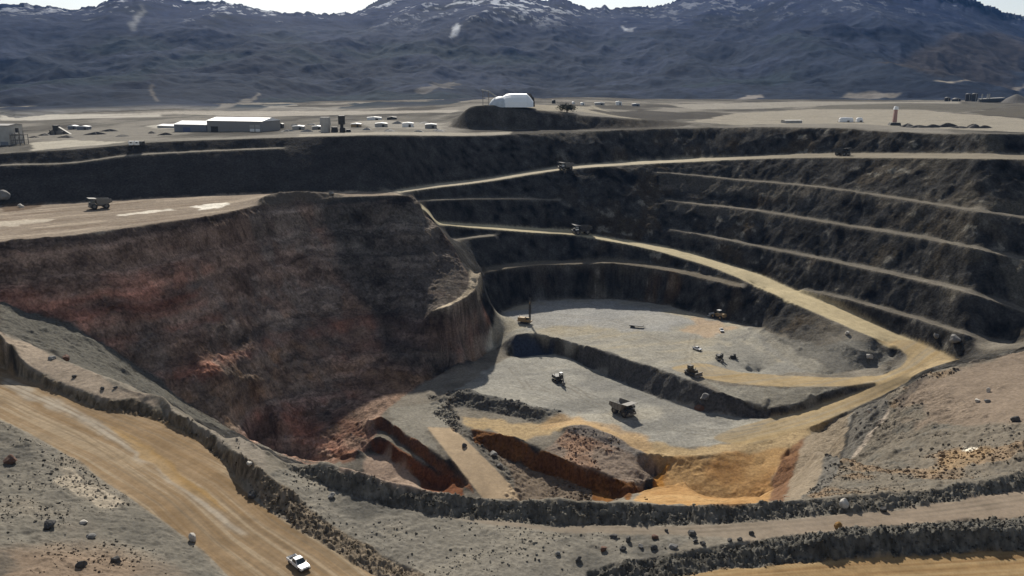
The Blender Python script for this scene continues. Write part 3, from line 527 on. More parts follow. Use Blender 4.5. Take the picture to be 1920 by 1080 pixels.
for pts in ([(1795,680),(1730,690),(1650,728),(1540,775),(1440,805),(1330,825)], [(1760,672),(1700,705),(1620,745),(1500,790)], [(1720,660),(1690,690),(1600,718),(1480,716),(1360,708)]): ruts(pts, road, (0.2, 0.165, 0.115), 0.55)
# colour breakup
lay = fbm3(GX*0.035, GY*0.035, Z0+1.5*f_mid+0.8*f_sml, 3.4, 4, 251, 0.6); COLR *= np.clip(1+cl*(0.9*lay+0.25), 0.5, 2.1)[..., None]
crk = 1-np.abs(fbm3(GX, GY, Z0*0.7, 7.5, 4, 261, 0.6))*9; crk2 = 1-np.abs(lay+0.25*f_sml)*7; rw = np.clip(0.6*cl+0.6*wallm*(RR > 300)*sstep(0.0, 0.12, AA)+0.8*brown, 0, 1)
COLR *= (1-0.5*np.clip(crk, 0, 1)*rw)[..., None]*(1-0.45*np.clip(crk2, 0, 1)*cl)[..., None]*(1+0.35*np.clip(crk2-0.2, 0, 1)*0)[..., None]
brk = fbm3(GX, GY, Z0*1.3, 13, 6, 231, 0.62); COLR *= np.clip(1+cl*(1.1*brk+0.35*f_blk), 0.35, 2.2)[..., None]
mott = 1 + 0.16*f_sml + 0.14*f_mid + np.clip(bm+b3+bk+sbm, 0, 1)*0.9*fbm2(GX, GY, 1.2, 4, 499, 0.6)
COLR *= np.clip(mott, 0.5, 1.6)[..., None]*np.array((1.05, 1.0, 0.9), np.float32)
sp = sstep(0.42, 0.6, f_sml)*np.clip(rough+wallm*0.6, 0, 1)*(1-road); COLR *= (1-0.45*sp)[..., None]
COLR *= 1+np.clip(lf+uf, 0, 1)[..., None]*np.array((-0.02, 0.0, 0.045), np.float32)
COLR = np.clip(COLR, 0.012, 0.85)

# ------------------------------------------------------------------ relief
rdD = np.clip(blur(road, 7)*2.2, 0, 1); rock = np.clip(wallm*(1-rdD), 0, 1)*(RR > 60)
calm = 1-0.45*np.clip(cl, 0, 1)-0.85*sstep(0.1, -0.02, AA)*(RR > 470)*(1-cl)-0.4*sstep(0.0, 0.12, AA)*(RR > 400)
amp = rock*(np.clip(RR/420, 0.3, 1.15))*np.clip(calm, 0.15, 1)
rg = ridged2(GX, GY, 17, 4, 401)-0.45
n3 = fbm3(GX, GY, Z0*0.6, 11, 5, 421, 0.55); n4 = fbm3(GX, GY, Z0*0.22, 5, 4, 441)
Z = Z0 + amp*(3.0*n3 + 1.6*n4 + 1.2*rg)
led = np.sin((Z0+2.2*f_mid+1.2*n3)*2*math.pi/13.0); Z += cl*rock*(0.75*led)*0.8 + cl*rock*(0.8*(np.abs(fbm3(GX, GY, Z0*0.5, 3.2, 4, 433, 0.6))*2-0.4))           # thin broken ledges across the cliff
Z += rough*(0.9*fbm2(GX, GY, 4.2, 5, 461, 0.6) + 0.5*np.maximum(0, ridged2(GX, GY, 2.2, 3, 471)-0.5))*np.clip(RR/190, 0.5, 1.8)
Z += rough*(0.22*np.abs(fbm2(GX, GY, 1.5, 4, 481, 0.6))*2-0.1)*np.clip(RR/170, 0.6, 1.6)
flat = (1-rock)*(1-rough)
Z += flat*(0.16*f_mid+0.10*f_sml)*np.clip(RR/260, 0.4, 1.6)*(1-0.6*road)
Z += np.clip(brown+0.5*cl+0.3*wallm*(RR > 290)*(RR < 800)*sstep(0.0, 0.12, AA), 0, 1)*rock*(0.9*np.abs(fbm3(GX, GY, Z0*np.where(cl > 0.5, 0.9, 0.3), 4.2, 4, 511, 0.55))*2-0.3)
bnk = np.clip(bm+b3+bk+sbm, 0, 1); Z += bnk*(0.55*fbm2(GX, GY, 7, 3, 491)+0.75*np.abs(fbm2(GX, GY, 1.7, 4, 493, 0.62))*2-0.35+0.3*fbm2(GX, GY, 0.7, 2, 497))
Z = Z.astype(np.float32)

# ------------------------------------------------------------------ materials
def mat_ground(name, fine=0.5, bump=0.5, rough_=0.95, scale=1.0):
    m = bpy.data.materials.new(name); m.use_nodes = True; n = m.node_tree.nodes; l = m.node_tree.links; b = n['Principled BSDF']
    b.inputs['Roughness'].default_value = rough_; b.inputs['Specular IOR Level'].default_value = 0.02
    at = n.new('ShaderNodeAttribute'); at.attribute_name = 'Col'; tc = n.new('ShaderNodeNewGeometry')
    n1 = n.new('ShaderNodeTexNoise'); n1.inputs['Scale'].default_value = 0.9*scale; n1.inputs['Detail'].default_value = 9; n1.inputs['Roughness'].default_value = 0.72
    l.new(tc.outputs['Position'], n1.inputs['Vector'])
    mr = n.new('ShaderNodeMapRange'); mr.inputs[1].default_value = 0.3; mr.inputs[2].default_value = 0.7; mr.inputs[3].default_value = 1-fine; mr.inputs[4].default_value = 1+fine
    l.new(n1.outputs['Fac'], mr.inputs[0])
    mx = n.new('ShaderNodeVectorMath'); mx.operation = 'SCALE'; l.new(at.outputs['Color'], mx.inputs[0]); l.new(mr.outputs[0], mx.inputs['Scale']); l.new(mx.outputs[0], b.inputs['Base Color'])
    n2 = n.new('ShaderNodeTexNoise'); n2.inputs['Scale'].default_value = 0.55*scale; n2.inputs['Detail'].default_value = 8; n2.inputs['Roughness'].default_value = 0.65
    l.new(tc.outputs['Position'], n2.inputs['Vector'])
    bp = n.new('ShaderNodeBump'); bp.inputs['Strength'].default_value = bump; bp.inputs['Distance'].default_value = 1.0/scale; l.new(n2.outputs['Fac'], bp.inputs['Height']); l.new(bp.outputs[0], b.inputs['Normal'])
    return m
M_ROCK = mat_ground('rock', 0.55, 0.8); M_DIRT = mat_ground('dirt', 0.35, 0.35); M_ROAD = mat_ground('road_dirt', 0.16, 0.12); M_MTN = mat_ground('mountain_scrub', 0.45, 0.25, 0.95, 0.03)

def sheet(name, X, Y, Zg, C, sel, mat, label=None):
    """one ground sheet from the quads of the survey grid picked by sel"""
    nr, nc = Zg.shape
    q = np.argwhere(sel); a = q[:, 0]*nc+q[:, 1]
    F4 = np.stack([a, a+1, a+nc+1, a+nc], 1)
    used, inv = np.unique(F4, return_inverse=True); F4 = inv.reshape(-1, 4)
    me = bpy.data.meshes.new(name); nv, nf = len(used), len(F4)
    me.vertices.add(nv); me.loops.add(nf*4); me.polygons.add(nf)
    co = np.stack([X.ravel()[used], Y.ravel()[used], Zg.ravel()[used]], 1).astype(np.float32)
    me.vertices.foreach_set('co', co.ravel()); me.loops.foreach_set('vertex_index', F4[:, ::-1].ravel().astype(np.int32))
    me.polygons.foreach_set('loop_start', np.arange(0, nf*4, 4, dtype=np.int32)); me.polygons.foreach_set('loop_total', np.full(nf, 4, np.int32))
    me.update(calc_edges=True)
    ca = me.color_attributes.new('Col', 'FLOAT_COLOR', 'POINT')
    cc = np.ones((nv, 4), np.float32); cc[:, :3] = C.reshape(-1, 3)[used]; ca.data.foreach_set('color', cc.ravel())
    me.polygons.foreach_set('use_smooth', np.ones(nf, bool))
    me.materials.append(mat); ob = bpy.data.objects.new(name, me); COL.objects.link(ob); ob['kind'] = 'structure'
    if label: ob['label'] = label
    return ob
def q4(A): return (A[:-1, :-1]+A[1:, :-1]+A[:-1, 1:]+A[1:, 1:])/4
qroad = q4(road) > 0.5; qfloor = (q4(floor) > 0.5) & ~qroad
qcl = (q4(cl) > 0.5) & ~qroad & ~qfloor
qwall = (q4(blur(wallm, 6)) > 0.45) & ~qroad & ~qfloor & ~qcl & (q4(RR) > 300) & (q4(RR) < 780)
sheet('haul_roads', GX, GY, Z, COLR, qroad, M_ROAD, 'pale and tan dirt haul roads winding round and into the pit')
sheet('pit_floor', GX, GY, Z, COLR, qfloor, M_DIRT, 'grey and orange dirt floors of the pit and the flat plateau above')
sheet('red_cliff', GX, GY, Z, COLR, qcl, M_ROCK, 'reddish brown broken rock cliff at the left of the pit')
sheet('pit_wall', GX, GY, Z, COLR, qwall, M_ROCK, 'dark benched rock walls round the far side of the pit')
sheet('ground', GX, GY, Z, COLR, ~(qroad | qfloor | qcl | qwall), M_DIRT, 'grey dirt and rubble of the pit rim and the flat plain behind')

# ------------------------------------------------------------------ mountains
SKY_ = [(-700,30),(-300,15),(-100,8),(0,6),(35,4),(70,8),(100,10),(135,17),(165,13),(190,4),(215,-8),(260,-14),(320,-6),(345,2),(370,3),(390,-1),(430,3),(460,10),(485,17),(520,22),(560,23),(600,25),(660,24),(685,14),(700,2),(740,-18),(830,-30),(930,-20),(1000,-6),(1020,1),(1045,-4),(1065,-1),(1085,6),(1105,14),(1120,13),(1132,9),(1150,15),(1170,13),(1190,10),(1235,10),(1255,6),(1270,-4),(1340,-22),(1480,-30),(1640,-26),(1760,-14),(1830,0),(1852,6),(1870,15),(1886,24),(1920,26),(2000,30),(2250,10),(2600,25)]
MAZ = np.radians(np.concatenate([np.arange(-62, -36, 0.4), np.arange(-36, 36, 0.075), np.arange(36, 62, 0.4)]))
MR = np.exp(np.arange(math.log(960), math.log(9000), 0.0046))
sp = np.array(SKY_, float); saz, ste = ray(sp[:, 0], sp[:, 1]); o = np.argsort(saz); stan = np.interp(MAZ, saz[o], ste[o])
stan = stan + 0.0011*noise2(MAZ*180, MAZ*0, 5)+0.0007*noise2(MAZ*420, MAZ*0, 6)
BASE = [(-700,232),(0,217),(30,222),(130,214),(330,206),(430,210),(640,209),(850,204),(1000,199),(1200,190),(1400,187),(1700,190),(1920,186),(2500,186)]
bp_ = np.array(BASE, float); baz, bte = ray(bp_[:, 0], bp_[:, 1]); bz = np.interp(bp_[:, 0], [0, 1920], [-44, -33]); br_ = bz/bte
r0 = np.interp(MAZ, baz, br_)
MRR, MAA = np.meshgrid(MR, MAZ, indexing='ij'); MX, MY = MRR*np.sin(MAA), MRR*np.cos(MAA)
rR = 5600 + 900*noise2(MAZ*3, MAZ*0, 9) + 500*noise2(MAZ*9, MAZ*0, 10)
kk = np.exp(-0.5*(np.arange(-40, 41)/16.0)**2); kk /= kk.sum(); stsm = np.convolve(np.pad(stan, 40, 'edge'), kk, 'valid')
t = (MRR-r0)/(rR-r0)
stan = stsm+(stan-stsm)*sstep(0.86, 1.0, t)
zR = rR*stan
up = np.clip(t, 0, 1)
prof = 0.42*up + 0.58*up**1.9
MZ = -40 + (zR+40)*prof
q = np.clip(up, 0, 1)
sp1 = ridged2(MX, MY*0.36, 850, 6, 501)-0.55; sp2 = ridged2(MX, MY*0.6, 380, 5, 521)-0.5; sp3 = fbm2(MX, MY, 240, 6, 541, 0.55)
sp4 = ridged2(MX, MY*0.5, 150, 4, 551)-0.5; MZ += 13*sp4*q**0.4*sstep(0, 0.08, q)*(1-0.8*sstep(0.5, 1.0, q))
MZ += (240*(sp1-0.3)*q**0.9+70*(sp2-0.1)*q**0.6+20*sp3*q**0.35)*sstep(0, 0.08, q)*(1-0.86*sstep(0.35, 1.0, q))
cap = MRR*(stan-0.0035)*1.0; kk = sstep(0.3, 0.95, t); MZ = np.where((t < 0.97) & (MZ > cap), cap-0.25*(MZ-cap)*0, MZ)
MZ = np.where(t > 1, zR-(t-1)*900, MZ)
MZ = np.where(t < 0, -41-60*np.clip(-t, 0, 1), MZ)
MZ = MZ.astype(np.float32)
MC = np.empty(MZ.shape+(3,), np.float32); MC[:] = (0.03, 0.031, 0.029)
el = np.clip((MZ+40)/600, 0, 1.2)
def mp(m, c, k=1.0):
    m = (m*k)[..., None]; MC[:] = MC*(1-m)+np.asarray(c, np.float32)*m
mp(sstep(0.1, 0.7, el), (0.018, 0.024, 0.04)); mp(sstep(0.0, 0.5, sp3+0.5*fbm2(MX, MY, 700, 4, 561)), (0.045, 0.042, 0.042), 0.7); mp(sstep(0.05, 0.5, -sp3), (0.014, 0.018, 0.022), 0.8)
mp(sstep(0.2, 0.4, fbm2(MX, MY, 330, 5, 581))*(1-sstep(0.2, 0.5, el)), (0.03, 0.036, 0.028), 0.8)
MC *= np.array((0.55, 0.8, 1.45), np.float32)  # blue of the hazy distance tinted into the slope colours
sn = 0.75*fbm2(MX*1.4, MY*0.8, 60, 5, 601, 0.66)+0.5*(sp2)+0.22*fbm2(MX, MY, 500, 3, 603)
azd = np.degrees(MAA); sreg = np.exp(-((azd+15)/9)**2)+np.exp(-((azd-0)/3.4)**2)+0.5*np.exp(-((azd+27)/4)**2)+0.25
mp(sstep(0.2, 0.34, sn)*sstep(0.35, 0.75, el)*np.clip(sreg, 0, 1), (0.6, 0.64, 0.7), 0.8)
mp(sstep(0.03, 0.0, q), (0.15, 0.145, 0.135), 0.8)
def hitm(px, py): return hit(px, py, MZ, MR, MAZ)
def mzone(pts, c, k=1.0, s=30, blurn=1):
    P = np.array([hitm(x, y) for x, y in pts]); m = blur(pip(P, MX+s*fbm2(MX, MY, 90, 3, 621), MY+s*fbm2(MX, MY, 90, 3, 631)).astype(np.float32), blurn); mp(m, c, k)
mzone([(480,208),(530,198),(590,194),(630,197),(660,208),(560,210)], (0.2, 0.19, 0.17))
mzone([(775,172),(810,158),(850,154),(858,158),(820,166),(785,176)], (0.11, 0.105, 0.1), 0.8)
mzone([(385,214),(410,200),(450,190),(475,183),(482,172),(486,176),(480,187),(452,196),(425,203),(395,214)], (0.17, 0.16, 0.145), 0.8, 8)
mzone([(282,160),(288,158),(288,172),(302,190),(298,192),(282,174)], (0.12, 0.11, 0.1), 0.7, 8)
mzone([(1745,151),(1800,153),(1920,160),(1990,166),(1990,169),(1900,164),(1780,156)], (0.24, 0.215, 0.18), 0.9, 8)
mzone([(1385,186),(1400,179),(1430,178),(1420,185)], (0.24, 0.22, 0.2), 0.8, 10); mzone([(1575,183),(1590,174),(1640,172),(1690,176),(1660,183)], (0.19, 0.175, 0.155), 0.8, 10)
mzone([(840,70),(852,48),(862,42),(862,60),(848,68)], (0.55, 0.58, 0.62), 0.8, 14); mzone([(1165,48),(1180,55),(1195,50),(1185,60),(1172,58)], (0.4, 0.42, 0.46), 0.7, 14)
mzone([(240,55),(255,25),(270,8),(268,30),(250,58)], (0.2, 0.21, 0.22), 0.8, 20, 2)
mzone([(1640,120),(1720,90),(1830,60),(1920,70),(1920,150),(1800,150),(1700,130)], (0.055, 0.045, 0.038), 0.6, 90, 8)
MC *= (1+0.3*sp3)[..., None]; MC = np.clip(MC, 0.006, 0.85)
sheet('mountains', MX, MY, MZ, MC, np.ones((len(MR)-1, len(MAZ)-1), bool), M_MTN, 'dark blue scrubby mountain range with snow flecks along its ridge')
# the air
def haze():
    bm = bmesh.new(); bmesh.ops.create_cube(bm, size=1.0)
    for v in bm.verts: v.co = Vector((v.co.x*19000, 4200+v.co.y*10400, 260+v.co.z*920))
    me = bpy.data.meshes.new('haze'); bm.to_mesh(me); bm.free(); o = bpy.data.objects.new('haze', me); COL.objects.link(o); o['kind'] = 'stuff'
    o['label'] = 'thin blue haze in the air over the pit, plain and mountains'; o['category'] = 'haze'
    m = bpy.data.materials.new('haze_air'); m.use_nodes = True; n = m.node_tree.nodes; n.clear()
    out = n.new('ShaderNodeOutputMaterial'); v = n.new('ShaderNodeVolumePrincipled'); v.inputs['Density'].default_value = 2.1e-5
    v.inputs['Color'].default_value = (0.2, 0.45, 1.0, 1); v.inputs['Anisotropy'].default_value = 0.0
    m.node_tree.links.new(v.outputs[0], out.inputs['Volume']); me.materials.append(m)
haze()
#@@OBJECTS
# ------------------------------------------------------------------ materials of the things
def mat(name, c, rough_=0.6, metal=0.0, dirt=(0.22, 0.19, 0.15), dk=0.35, scale=1.2, spec=0.4, bump=0.0):
    m = bpy.data.materials.new(name); m.use_nodes = True; n = m.node_tree.nodes; l = m.node_tree.links; b = n['Principled BSDF']
    b.inputs['Roughness'].default_value = rough_; b.inputs['Metallic'].default_value = metal; b.inputs['Specular IOR Level'].default_value = spec
    tc = n.new('ShaderNodeTexCoord'); nz = n.new('ShaderNodeTexNoise'); nz.inputs['Scale'].default_value = scale; nz.inputs['Detail'].default_value = 7
    l.new(tc.outputs['Object'], nz.inputs['Vector'])
    mr = n.new('ShaderNodeMapRange'); mr.inputs[1].default_value = 0.4; mr.inputs[2].default_value = 0.75; mr.inputs[4].default_value = dk; l.new(nz.outputs['Fac'], mr.inputs[0])
    mx = n.new('ShaderNodeMixRGB'); mx.inputs[1].default_value = (*c, 1); mx.inputs[2].default_value = (*dirt, 1); l.new(mr.outputs[0], mx.inputs[0]); l.new(mx.outputs[0], b.inputs['Base Color'])
    if bump:
        bp = n.new('ShaderNodeBump'); bp.inputs['Strength'].default_value = bump; bp.inputs['Distance'].default_value = 0.3; l.new(nz.outputs['Fac'], bp.inputs['Height']); l.new(bp.outputs[0], b.inputs['Normal'])
    return m
WHITE = mat('white_paint', (0.8, 0.8, 0.79), 0.35, dk=0.2); CARW = mat('white_car_paint', (0.82, 0.82, 0.82), 0.22, dk=0.08, spec=0.5)
YEL = mat('dusty_yellow_paint', (0.42, 0.26, 0.06), 0.6, dk=0.6); TAN = mat('dusty_tan_paint', (0.36, 0.24, 0.11), 0.7, dk=0.7)
GREYP = mat('dusty_grey_paint', (0.15, 0.145, 0.135), 0.7, dk=0.7); DARKP = mat('dark_paint', (0.035, 0.038, 0.04), 0.6, dk=0.25)
STEEL = mat('worn_steel', (0.16, 0.155, 0.15), 0.5, 0.5, dk=0.5); RUB = mat('rubber', (0.025, 0.025, 0.025), 0.85, dk=0.35); GLASS = mat('dark_glass', (0.03, 0.045, 0.05), 0.08, dk=0.1, spec=0.7)
LAMP = mat('lamp_lens', (0.75, 0.75, 0.7), 0.15, dk=0.05); TAILR = mat('red_lens', (0.35, 0.02, 0.02), 0.2, dk=0.05)
WALLP = mat('pale_cladding', (0.24, 0.235, 0.23), 0.7, dk=0.3, scale=0.15); ROOFW = mat('white_roof_sheet', (0.85, 0.85, 0.85), 0.5, dk=0.12, scale=0.1); WALLB = mat('bluish_grey_cladding', (0.16, 0.175, 0.205), 0.7, dk=0.2, scale=0.15)
DOME = mat('white_dome_fabric', (0.8, 0.84, 0.87), 0.5, dk=0.15, dirt=(0.5, 0.55, 0.58), scale=0.2); RED = mat('faded_red_paint', (0.36, 0.2, 0.17), 0.7, dk=0.6, dirt=(0.34, 0.28, 0.25)); BLACKM = mat('black_steel', (0.02, 0.021, 0.023), 0.6, dk=0.2)
BARK = mat('bark', (0.06, 0.05, 0.04), 0.9, dk=0.3); LEAF = mat('dark_leaves', (0.035, 0.042, 0.025), 0.8, dk=0.4, dirt=(0.07, 0.075, 0.045)); CONC = mat('pale_concrete', (0.4, 0.39, 0.37), 0.85, dk=0.4, scale=0.3)

# ------------------------------------------------------------------ builders
class MB:
    def __init__(s): s.v = []; s.f = []
    def add(s, v, f):
        k = len(s.v); s.v += [tuple(p) for p in v]; s.f += [[i+k for i in q] for q in f]; return s
    def box(s, c, d, ry=0, rz=0, taper=1.0):
        x, y, z = d[0]/2, d[1]/2, d[2]/2
        v = [Vector((sx*x*(taper if sz > 0 else 1), sy*y*(taper if sz > 0 else 1), sz*z)) for sz in (-1, 1) for sx, sy in ((-1, -1), (1, -1), (1, 1), (-1, 1))]
        M = Matrix.Translation(c) @ Matrix.Rotation(rz, 4, 'Z') @ Matrix.Rotation(ry, 4, 'Y')
        return s.add([M @ p for p in v], [(3, 2, 1, 0), (4, 5, 6, 7), (0, 1, 5, 4), (1, 2, 6, 5), (2, 3, 7, 6), (3, 0, 4, 7)])
    def prism(s, prof, y0, y1, sh=None):                     # profile in x,z swept across y
        n = len(prof); p0 = prof; p1 = sh or prof
        v = [(x, y0, z) for x, z in p0]+[(x, y1, z) for x, z in p1]
        return s.add(v, [list(range(n)), list(range(2*n-1, n-1, -1))]+[(i, i+n, (i+1) % n+n, (i+1) % n) for i in range(n)])
    def cyl(s, a, b, r, n=16, r2=None):
        a, b = Vector(a), Vector(b); r2 = r if r2 is None else r2; q = (b-a).to_track_quat('Z', 'Y')
        v = [a+q @ Vector((r*math.cos(t), r*math.sin(t), 0)) for t in [2*math.pi*k/n for k in range(n)]]+[b+q @ Vector((r2*math.cos(t), r2*math.sin(t), 0)) for t in [2*math.pi*k/n for k in range(n)]]
        return s.add(v, [list(range(n-1, -1, -1)), list(range(n, 2*n))]+[(i, (i+1) % n, (i+1) % n+n, i+n) for i in range(n)])
    def lathe(s, prof, n=28):                                # profile r,z about z
        m = len(prof); v = [(r*math.cos(2*math.pi*k/n), r*math.sin(2*math.pi*k/n), z) for r, z in prof for k in range(n)]
        return s.add(v, [(i*n+k, i*n+(k+1) % n, (i+1)*n+(k+1) % n, (i+1)*n+k) for i in range(m-1) for k in range(n)])
    def build(s, name, m, parent=None, bevel=0.0, smooth=False):
        me = bpy.data.meshes.new(name); bm = bmesh.new(); vs = [bm.verts.new(p) for p in s.v]
        for q in s.f:
            try: bm.faces.new([vs[i] for i in q])
            except ValueError: pass
        bmesh.ops.recalc_face_normals(bm, faces=bm.faces)
        if bevel: bmesh.ops.bevel(bm, geom=list(bm.edges), offset=bevel, segments=2, affect='EDGES', clamp_overlap=True)
        if smooth:
            for f in bm.faces: f.smooth = True
        bm.to_mesh(me); bm.free(); me.materials.append(m); o = bpy.data.objects.new(name, me); COL.objects.link(o)
        if parent: o.parent = parent
        return o
def tag(o, label, cat, group=None):
    o['label'] = label; o['category'] = cat
    if group: o['group'] = group
    return o
def thing(name, label, cat, loc=(0, 0, 0), rz=0.0, group=None):
    o = bpy.data.objects.new(name, None); COL.objects.link(o); o.location = loc; o.rotation_euler = (0, 0, rz); o.empty_display_size = 0.5
    return tag(o, label, cat, group)
def dup(o, parent=None):
    c = o.copy(); COL.objects.link(c); c.parent = parent
    for ch in o.children: dup(ch, c)
    return c
def place(o, px, py, px2=None, py2=None, scale=None, dz=0.0, label=None, group=None, yaw=None):
    """stand o where the line of sight through (px, py) meets the ground, heading for the ground seen at (px2, py2)"""
    x, y = hit(px, py, Z); o.location = (x, y, zat(x, y, Z)+dz)
    if px2 is not None:
        x2, y2 = hit(px2, py2, Z); o.rotation_euler[2] = math.atan2(y2-y, x2-x)
    if yaw is not None: o.rotation_euler[2] = math.radians(yaw)
    if scale: o.scale = (scale,)*3
    if label: o['label'] = label
    if group: o['group'] = group
    return o
def dup_at(src, *a, **k):
    o = dup(src); g = k.get('group'); 
    if g is None and 'group' in o: pass
    return place(o, *a, **k)

def wheel(parent, x, y, r, w_, rimc=STEEL, part='wheel'):
    s = 1 if y > 0 else -1
    m = MB(); pr = [(r*0.55, -w_/2), (r*0.9, -w_/2), (r, -w_*0.34), (r, w_*0.34), (r*0.9, w_/2), (r*0.55, w_/2)]; m.lathe(pr, 24)
    m.v = [(x+p[0], y+p[2], r+p[1]) for p in m.v]; t = m.build(part, RUB, parent, smooth=False)
    MB().cyl((x, y-s*w_*0.4, r), (x, y+s*w_*0.4, r), r*0.56, 18, r*0.45).build('rim', rimc, t)
    return t
def haul_truck(label, paint=YEL, bed=None, cabm=None, group=None):
    t = thing('haul_truck', label, 'haul truck', group=group); bed = bed or paint
    c = MB().box((0.4, 0, 2.1), (11.0, 2.4, 0.9)).box((4.6, 0, 2.0), (2.6, 4.6, 0.7)).box((5.9, 0, 1.5), (0.5, 6.2, 0.9)); c.cyl((-3.1, -2.6, 1.75), (-3.1, 2.6, 1.75), 0.6, 12); c.build('chassis', STEEL, t, 0.05)
    b = MB(); side = [(-6.6, 3.9), (-6.0, 5.9), (1.8, 6.3), (2.4, 5.9), (1.9, 3.1), (-1.2, 2.7), (-3.6, 2.9)]
    for y in (-3.55, 3.3): b.prism(side, y, y+0.25)
    b.prism([(-6.7, 3.85), (-3.6, 2.75), (-1.2, 2.5), (2.0, 3.0), (2.0, 3.3), (-1.2, 2.8), (-3.6, 3.05), (-6.6, 4.1)], -3.3, 3.3)
    b.prism([(1.7, 3.2), (2.1, 3.1), (2.6, 6.0), (2.2, 6.2)], -3.3, 3.3)
    for x in (-4.6, -2.4, -0.2): b.box((x, -3.66, 4.6), (0.35, 0.22, 2.7)).box((x, 3.66, 4.6), (0.35, 0.22, 2.7))
    d = b.build('dump_bed', bed, t, 0.04)
    MB().prism([(2.1, 6.1), (6.4, 6.6), (6.4, 6.8), (2.0, 6.4)], -3.5, 3.5).build('canopy', bed, d, 0.03)
    MB().box((4.4, 0, 3.3), (2.9, 3.0, 1.7)).box((4.4, 0, 2.6), (3.2, 6.6, 0.22)).build('engine_deck', paint, t, 0.06)
    MB().box((5.93, 0, 3.0), (0.12, 2.4, 1.5)).build('grille', BLACKM, t)
    cb = MB().box((4.2, 2.1, 4.4), (2.1, 2.0, 2.2), taper=0.9).build('cab', cabm or paint, t, 0.08)
    MB().box((4.2, 2.1, 4.75), (2.16, 2.04, 0.95), taper=0.95).build('window', GLASS, cb)
    for y in (-1.6, 1.6): MB().box((6.1, y, 2.2), (0.12, 0.6, 0.35)).build('headlight', LAMP, t)
    MB().box((5.9, -2.4, 1.9), (0.15, 0.7, 2.4), ry=0.35).build('ladder', STEEL, t)
    rl_ = MB(); rl_.cyl((5.7, -3.2, 2.7), (5.7, -3.2, 3.7), 0.05, 6); rl_.cyl((3.0, -3.2, 2.7), (3.0, -3.2, 3.7), 0.05, 6); rl_.cyl((5.7, -3.2, 3.7), (3.0, -3.2, 3.7), 0.05, 6); rl_.cyl((5.7, -3.2, 3.7), (5.7, 0.9, 3.7), 0.05, 6); rl_.build('handrail', STEEL, t)
    for x, ys in ((3.7, (-2.9, 2.9)), (-3.1, (-2.95, -1.75, 1.75, 2.95))):
        for y in ys: wheel(t, x, y, 1.75, 1.15)
    return t
def pickup(label):
    t = thing('pickup_truck', label, 'pickup truck')
    b = MB(); low = [(-2.75, 0.55), (-2.8, 1.05), (-0.75, 1.07), (1.1, 1.07), (2.35, 1.0), (2.62, 0.88), (2.7, 0.55), (2.3, 0.4), (-2.5, 0.4)]
    b.prism([(1.0, 0.42), (2.35, 0.42), (2.7, 0.55), (2.66, 0.85), (2.4, 0.99), (1.0, 1.09)], -0.93, 0.93)
    b.box((0.1, 0, 0.74), (1.82, 1.86, 0.66))
    for y in (-0.87, 0.87): b.box((-1.78, y, 0.78), (1.96, 0.12, 0.6))
    b.box((-2.73, 0, 0.78), (0.1, 1.86, 0.6)); b.box((-1.78, 0, 0.52), (1.9, 1.7, 0.1))
    b.build('body', CARW, t, 0.05)
    c = MB(); P0 = [(-0.82, 1.05), (-0.7, 1.74), (0.42, 1.76), (1.2, 1.05)]
    c.add([(x, sy*(0.9 if z < 1.2 else 0.72), z) for sy in (-1, 1) for x, z in P0], [(0, 1, 2, 3), (7, 6, 5, 4), (0, 4, 5, 1), (1, 5, 6, 2), (2, 6, 7, 3), (3, 7, 4, 0)])
    cb = c.build('cab', CARW, t, 0.05)
    g = MB().add([(0.47, -0.70, 1.7), (0.47, 0.70, 1.7), (1.13, 0.83, 1.12), (1.13, -0.83, 1.12), (0.5, -0.70, 1.72), (0.5, 0.70, 1.72), (1.18, 0.83, 1.13), (1.18, -0.83, 1.13)], [(0, 1, 2, 3), (4, 7, 6, 5), (0, 4, 5, 1), (1, 5, 6, 2), (2, 6, 7, 3), (3, 7, 4, 0)])
    g.v = [(x+0.02, y, z+0.02) for x, y, z in g.v]; g.build('windshield', GLASS, cb)
    for sy in (-1, 1):
        w_ = MB(); q = [(-0.68, 1.15), (-0.6, 1.62), (0.38, 1.64), (0.92, 1.15)]
        w_.add([(x, sy*(0.9-0.26*(z-1.05))*1.0+sy*d, z) for d in (0.0, 0.025) for x, z in q], [(0, 1, 2, 3), (7, 6, 5, 4), (0, 4, 5, 1), (1, 5, 6, 2), (2, 6, 7, 3), (3, 7, 4, 0)]); w_.build('side_window', GLASS, cb)
        MB().box((0.95, sy*1.02, 1.18), (0.12, 0.18, 0.14)).build('mirror', CARW, t, 0.02)
        MB().box((2.66, sy*0.72, 0.78), (0.1, 0.34, 0.16)).build('headlight', LAMP, t); MB().box((-2.79, sy*0.82, 0.82), (0.06, 0.16, 0.34)).build('tail_light', TAILR, t)
    MB().box((-0.8, 0, 1.42), (0.04, 1.2, 0.36)).build('rear_window', GLASS, cb)
    MB().box((-1.78, 0, 0.6), (1.86, 1.6, 0.06)).build('bed_liner', BLACKM, t)
    MB().box((2.72, 0, 0.7), (0.06, 1.0, 0.2)).build('grille', BLACKM, t); MB().box((2.72, 0, 0.5), (0.14, 1.8, 0.16)).build('bumper', DARKP, t, 0.03)
    for x in (1.75, -1.75):
        for y in (-0.82, 0.82): wheel(t, x, y, 0.39, 0.28)
    return t
def tracks(t, L_, w_, gauge, h):
    for y in (-gauge, gauge):
        m = MB(); m.prism([(-L_/2, h*0.5), (-L_/2+h*0.35, h), (L_/2-h*0.35, h), (L_/2, h*0.5), (L_/2-h*0.4, 0), (-L_/2+h*0.4, 0)], y-w_/2, y+w_/2)
        for k in range(int(L_/0.45)): m.box((-L_/2+0.5+k*0.45, y, h+0.03), (0.16, w_*1.05, 0.08)).box((-L_/2+0.5+k*0.45, y, 0.0), (0.16, w_*1.05, 0.06))
        m.build('track', BLACKM, t, 0.03)
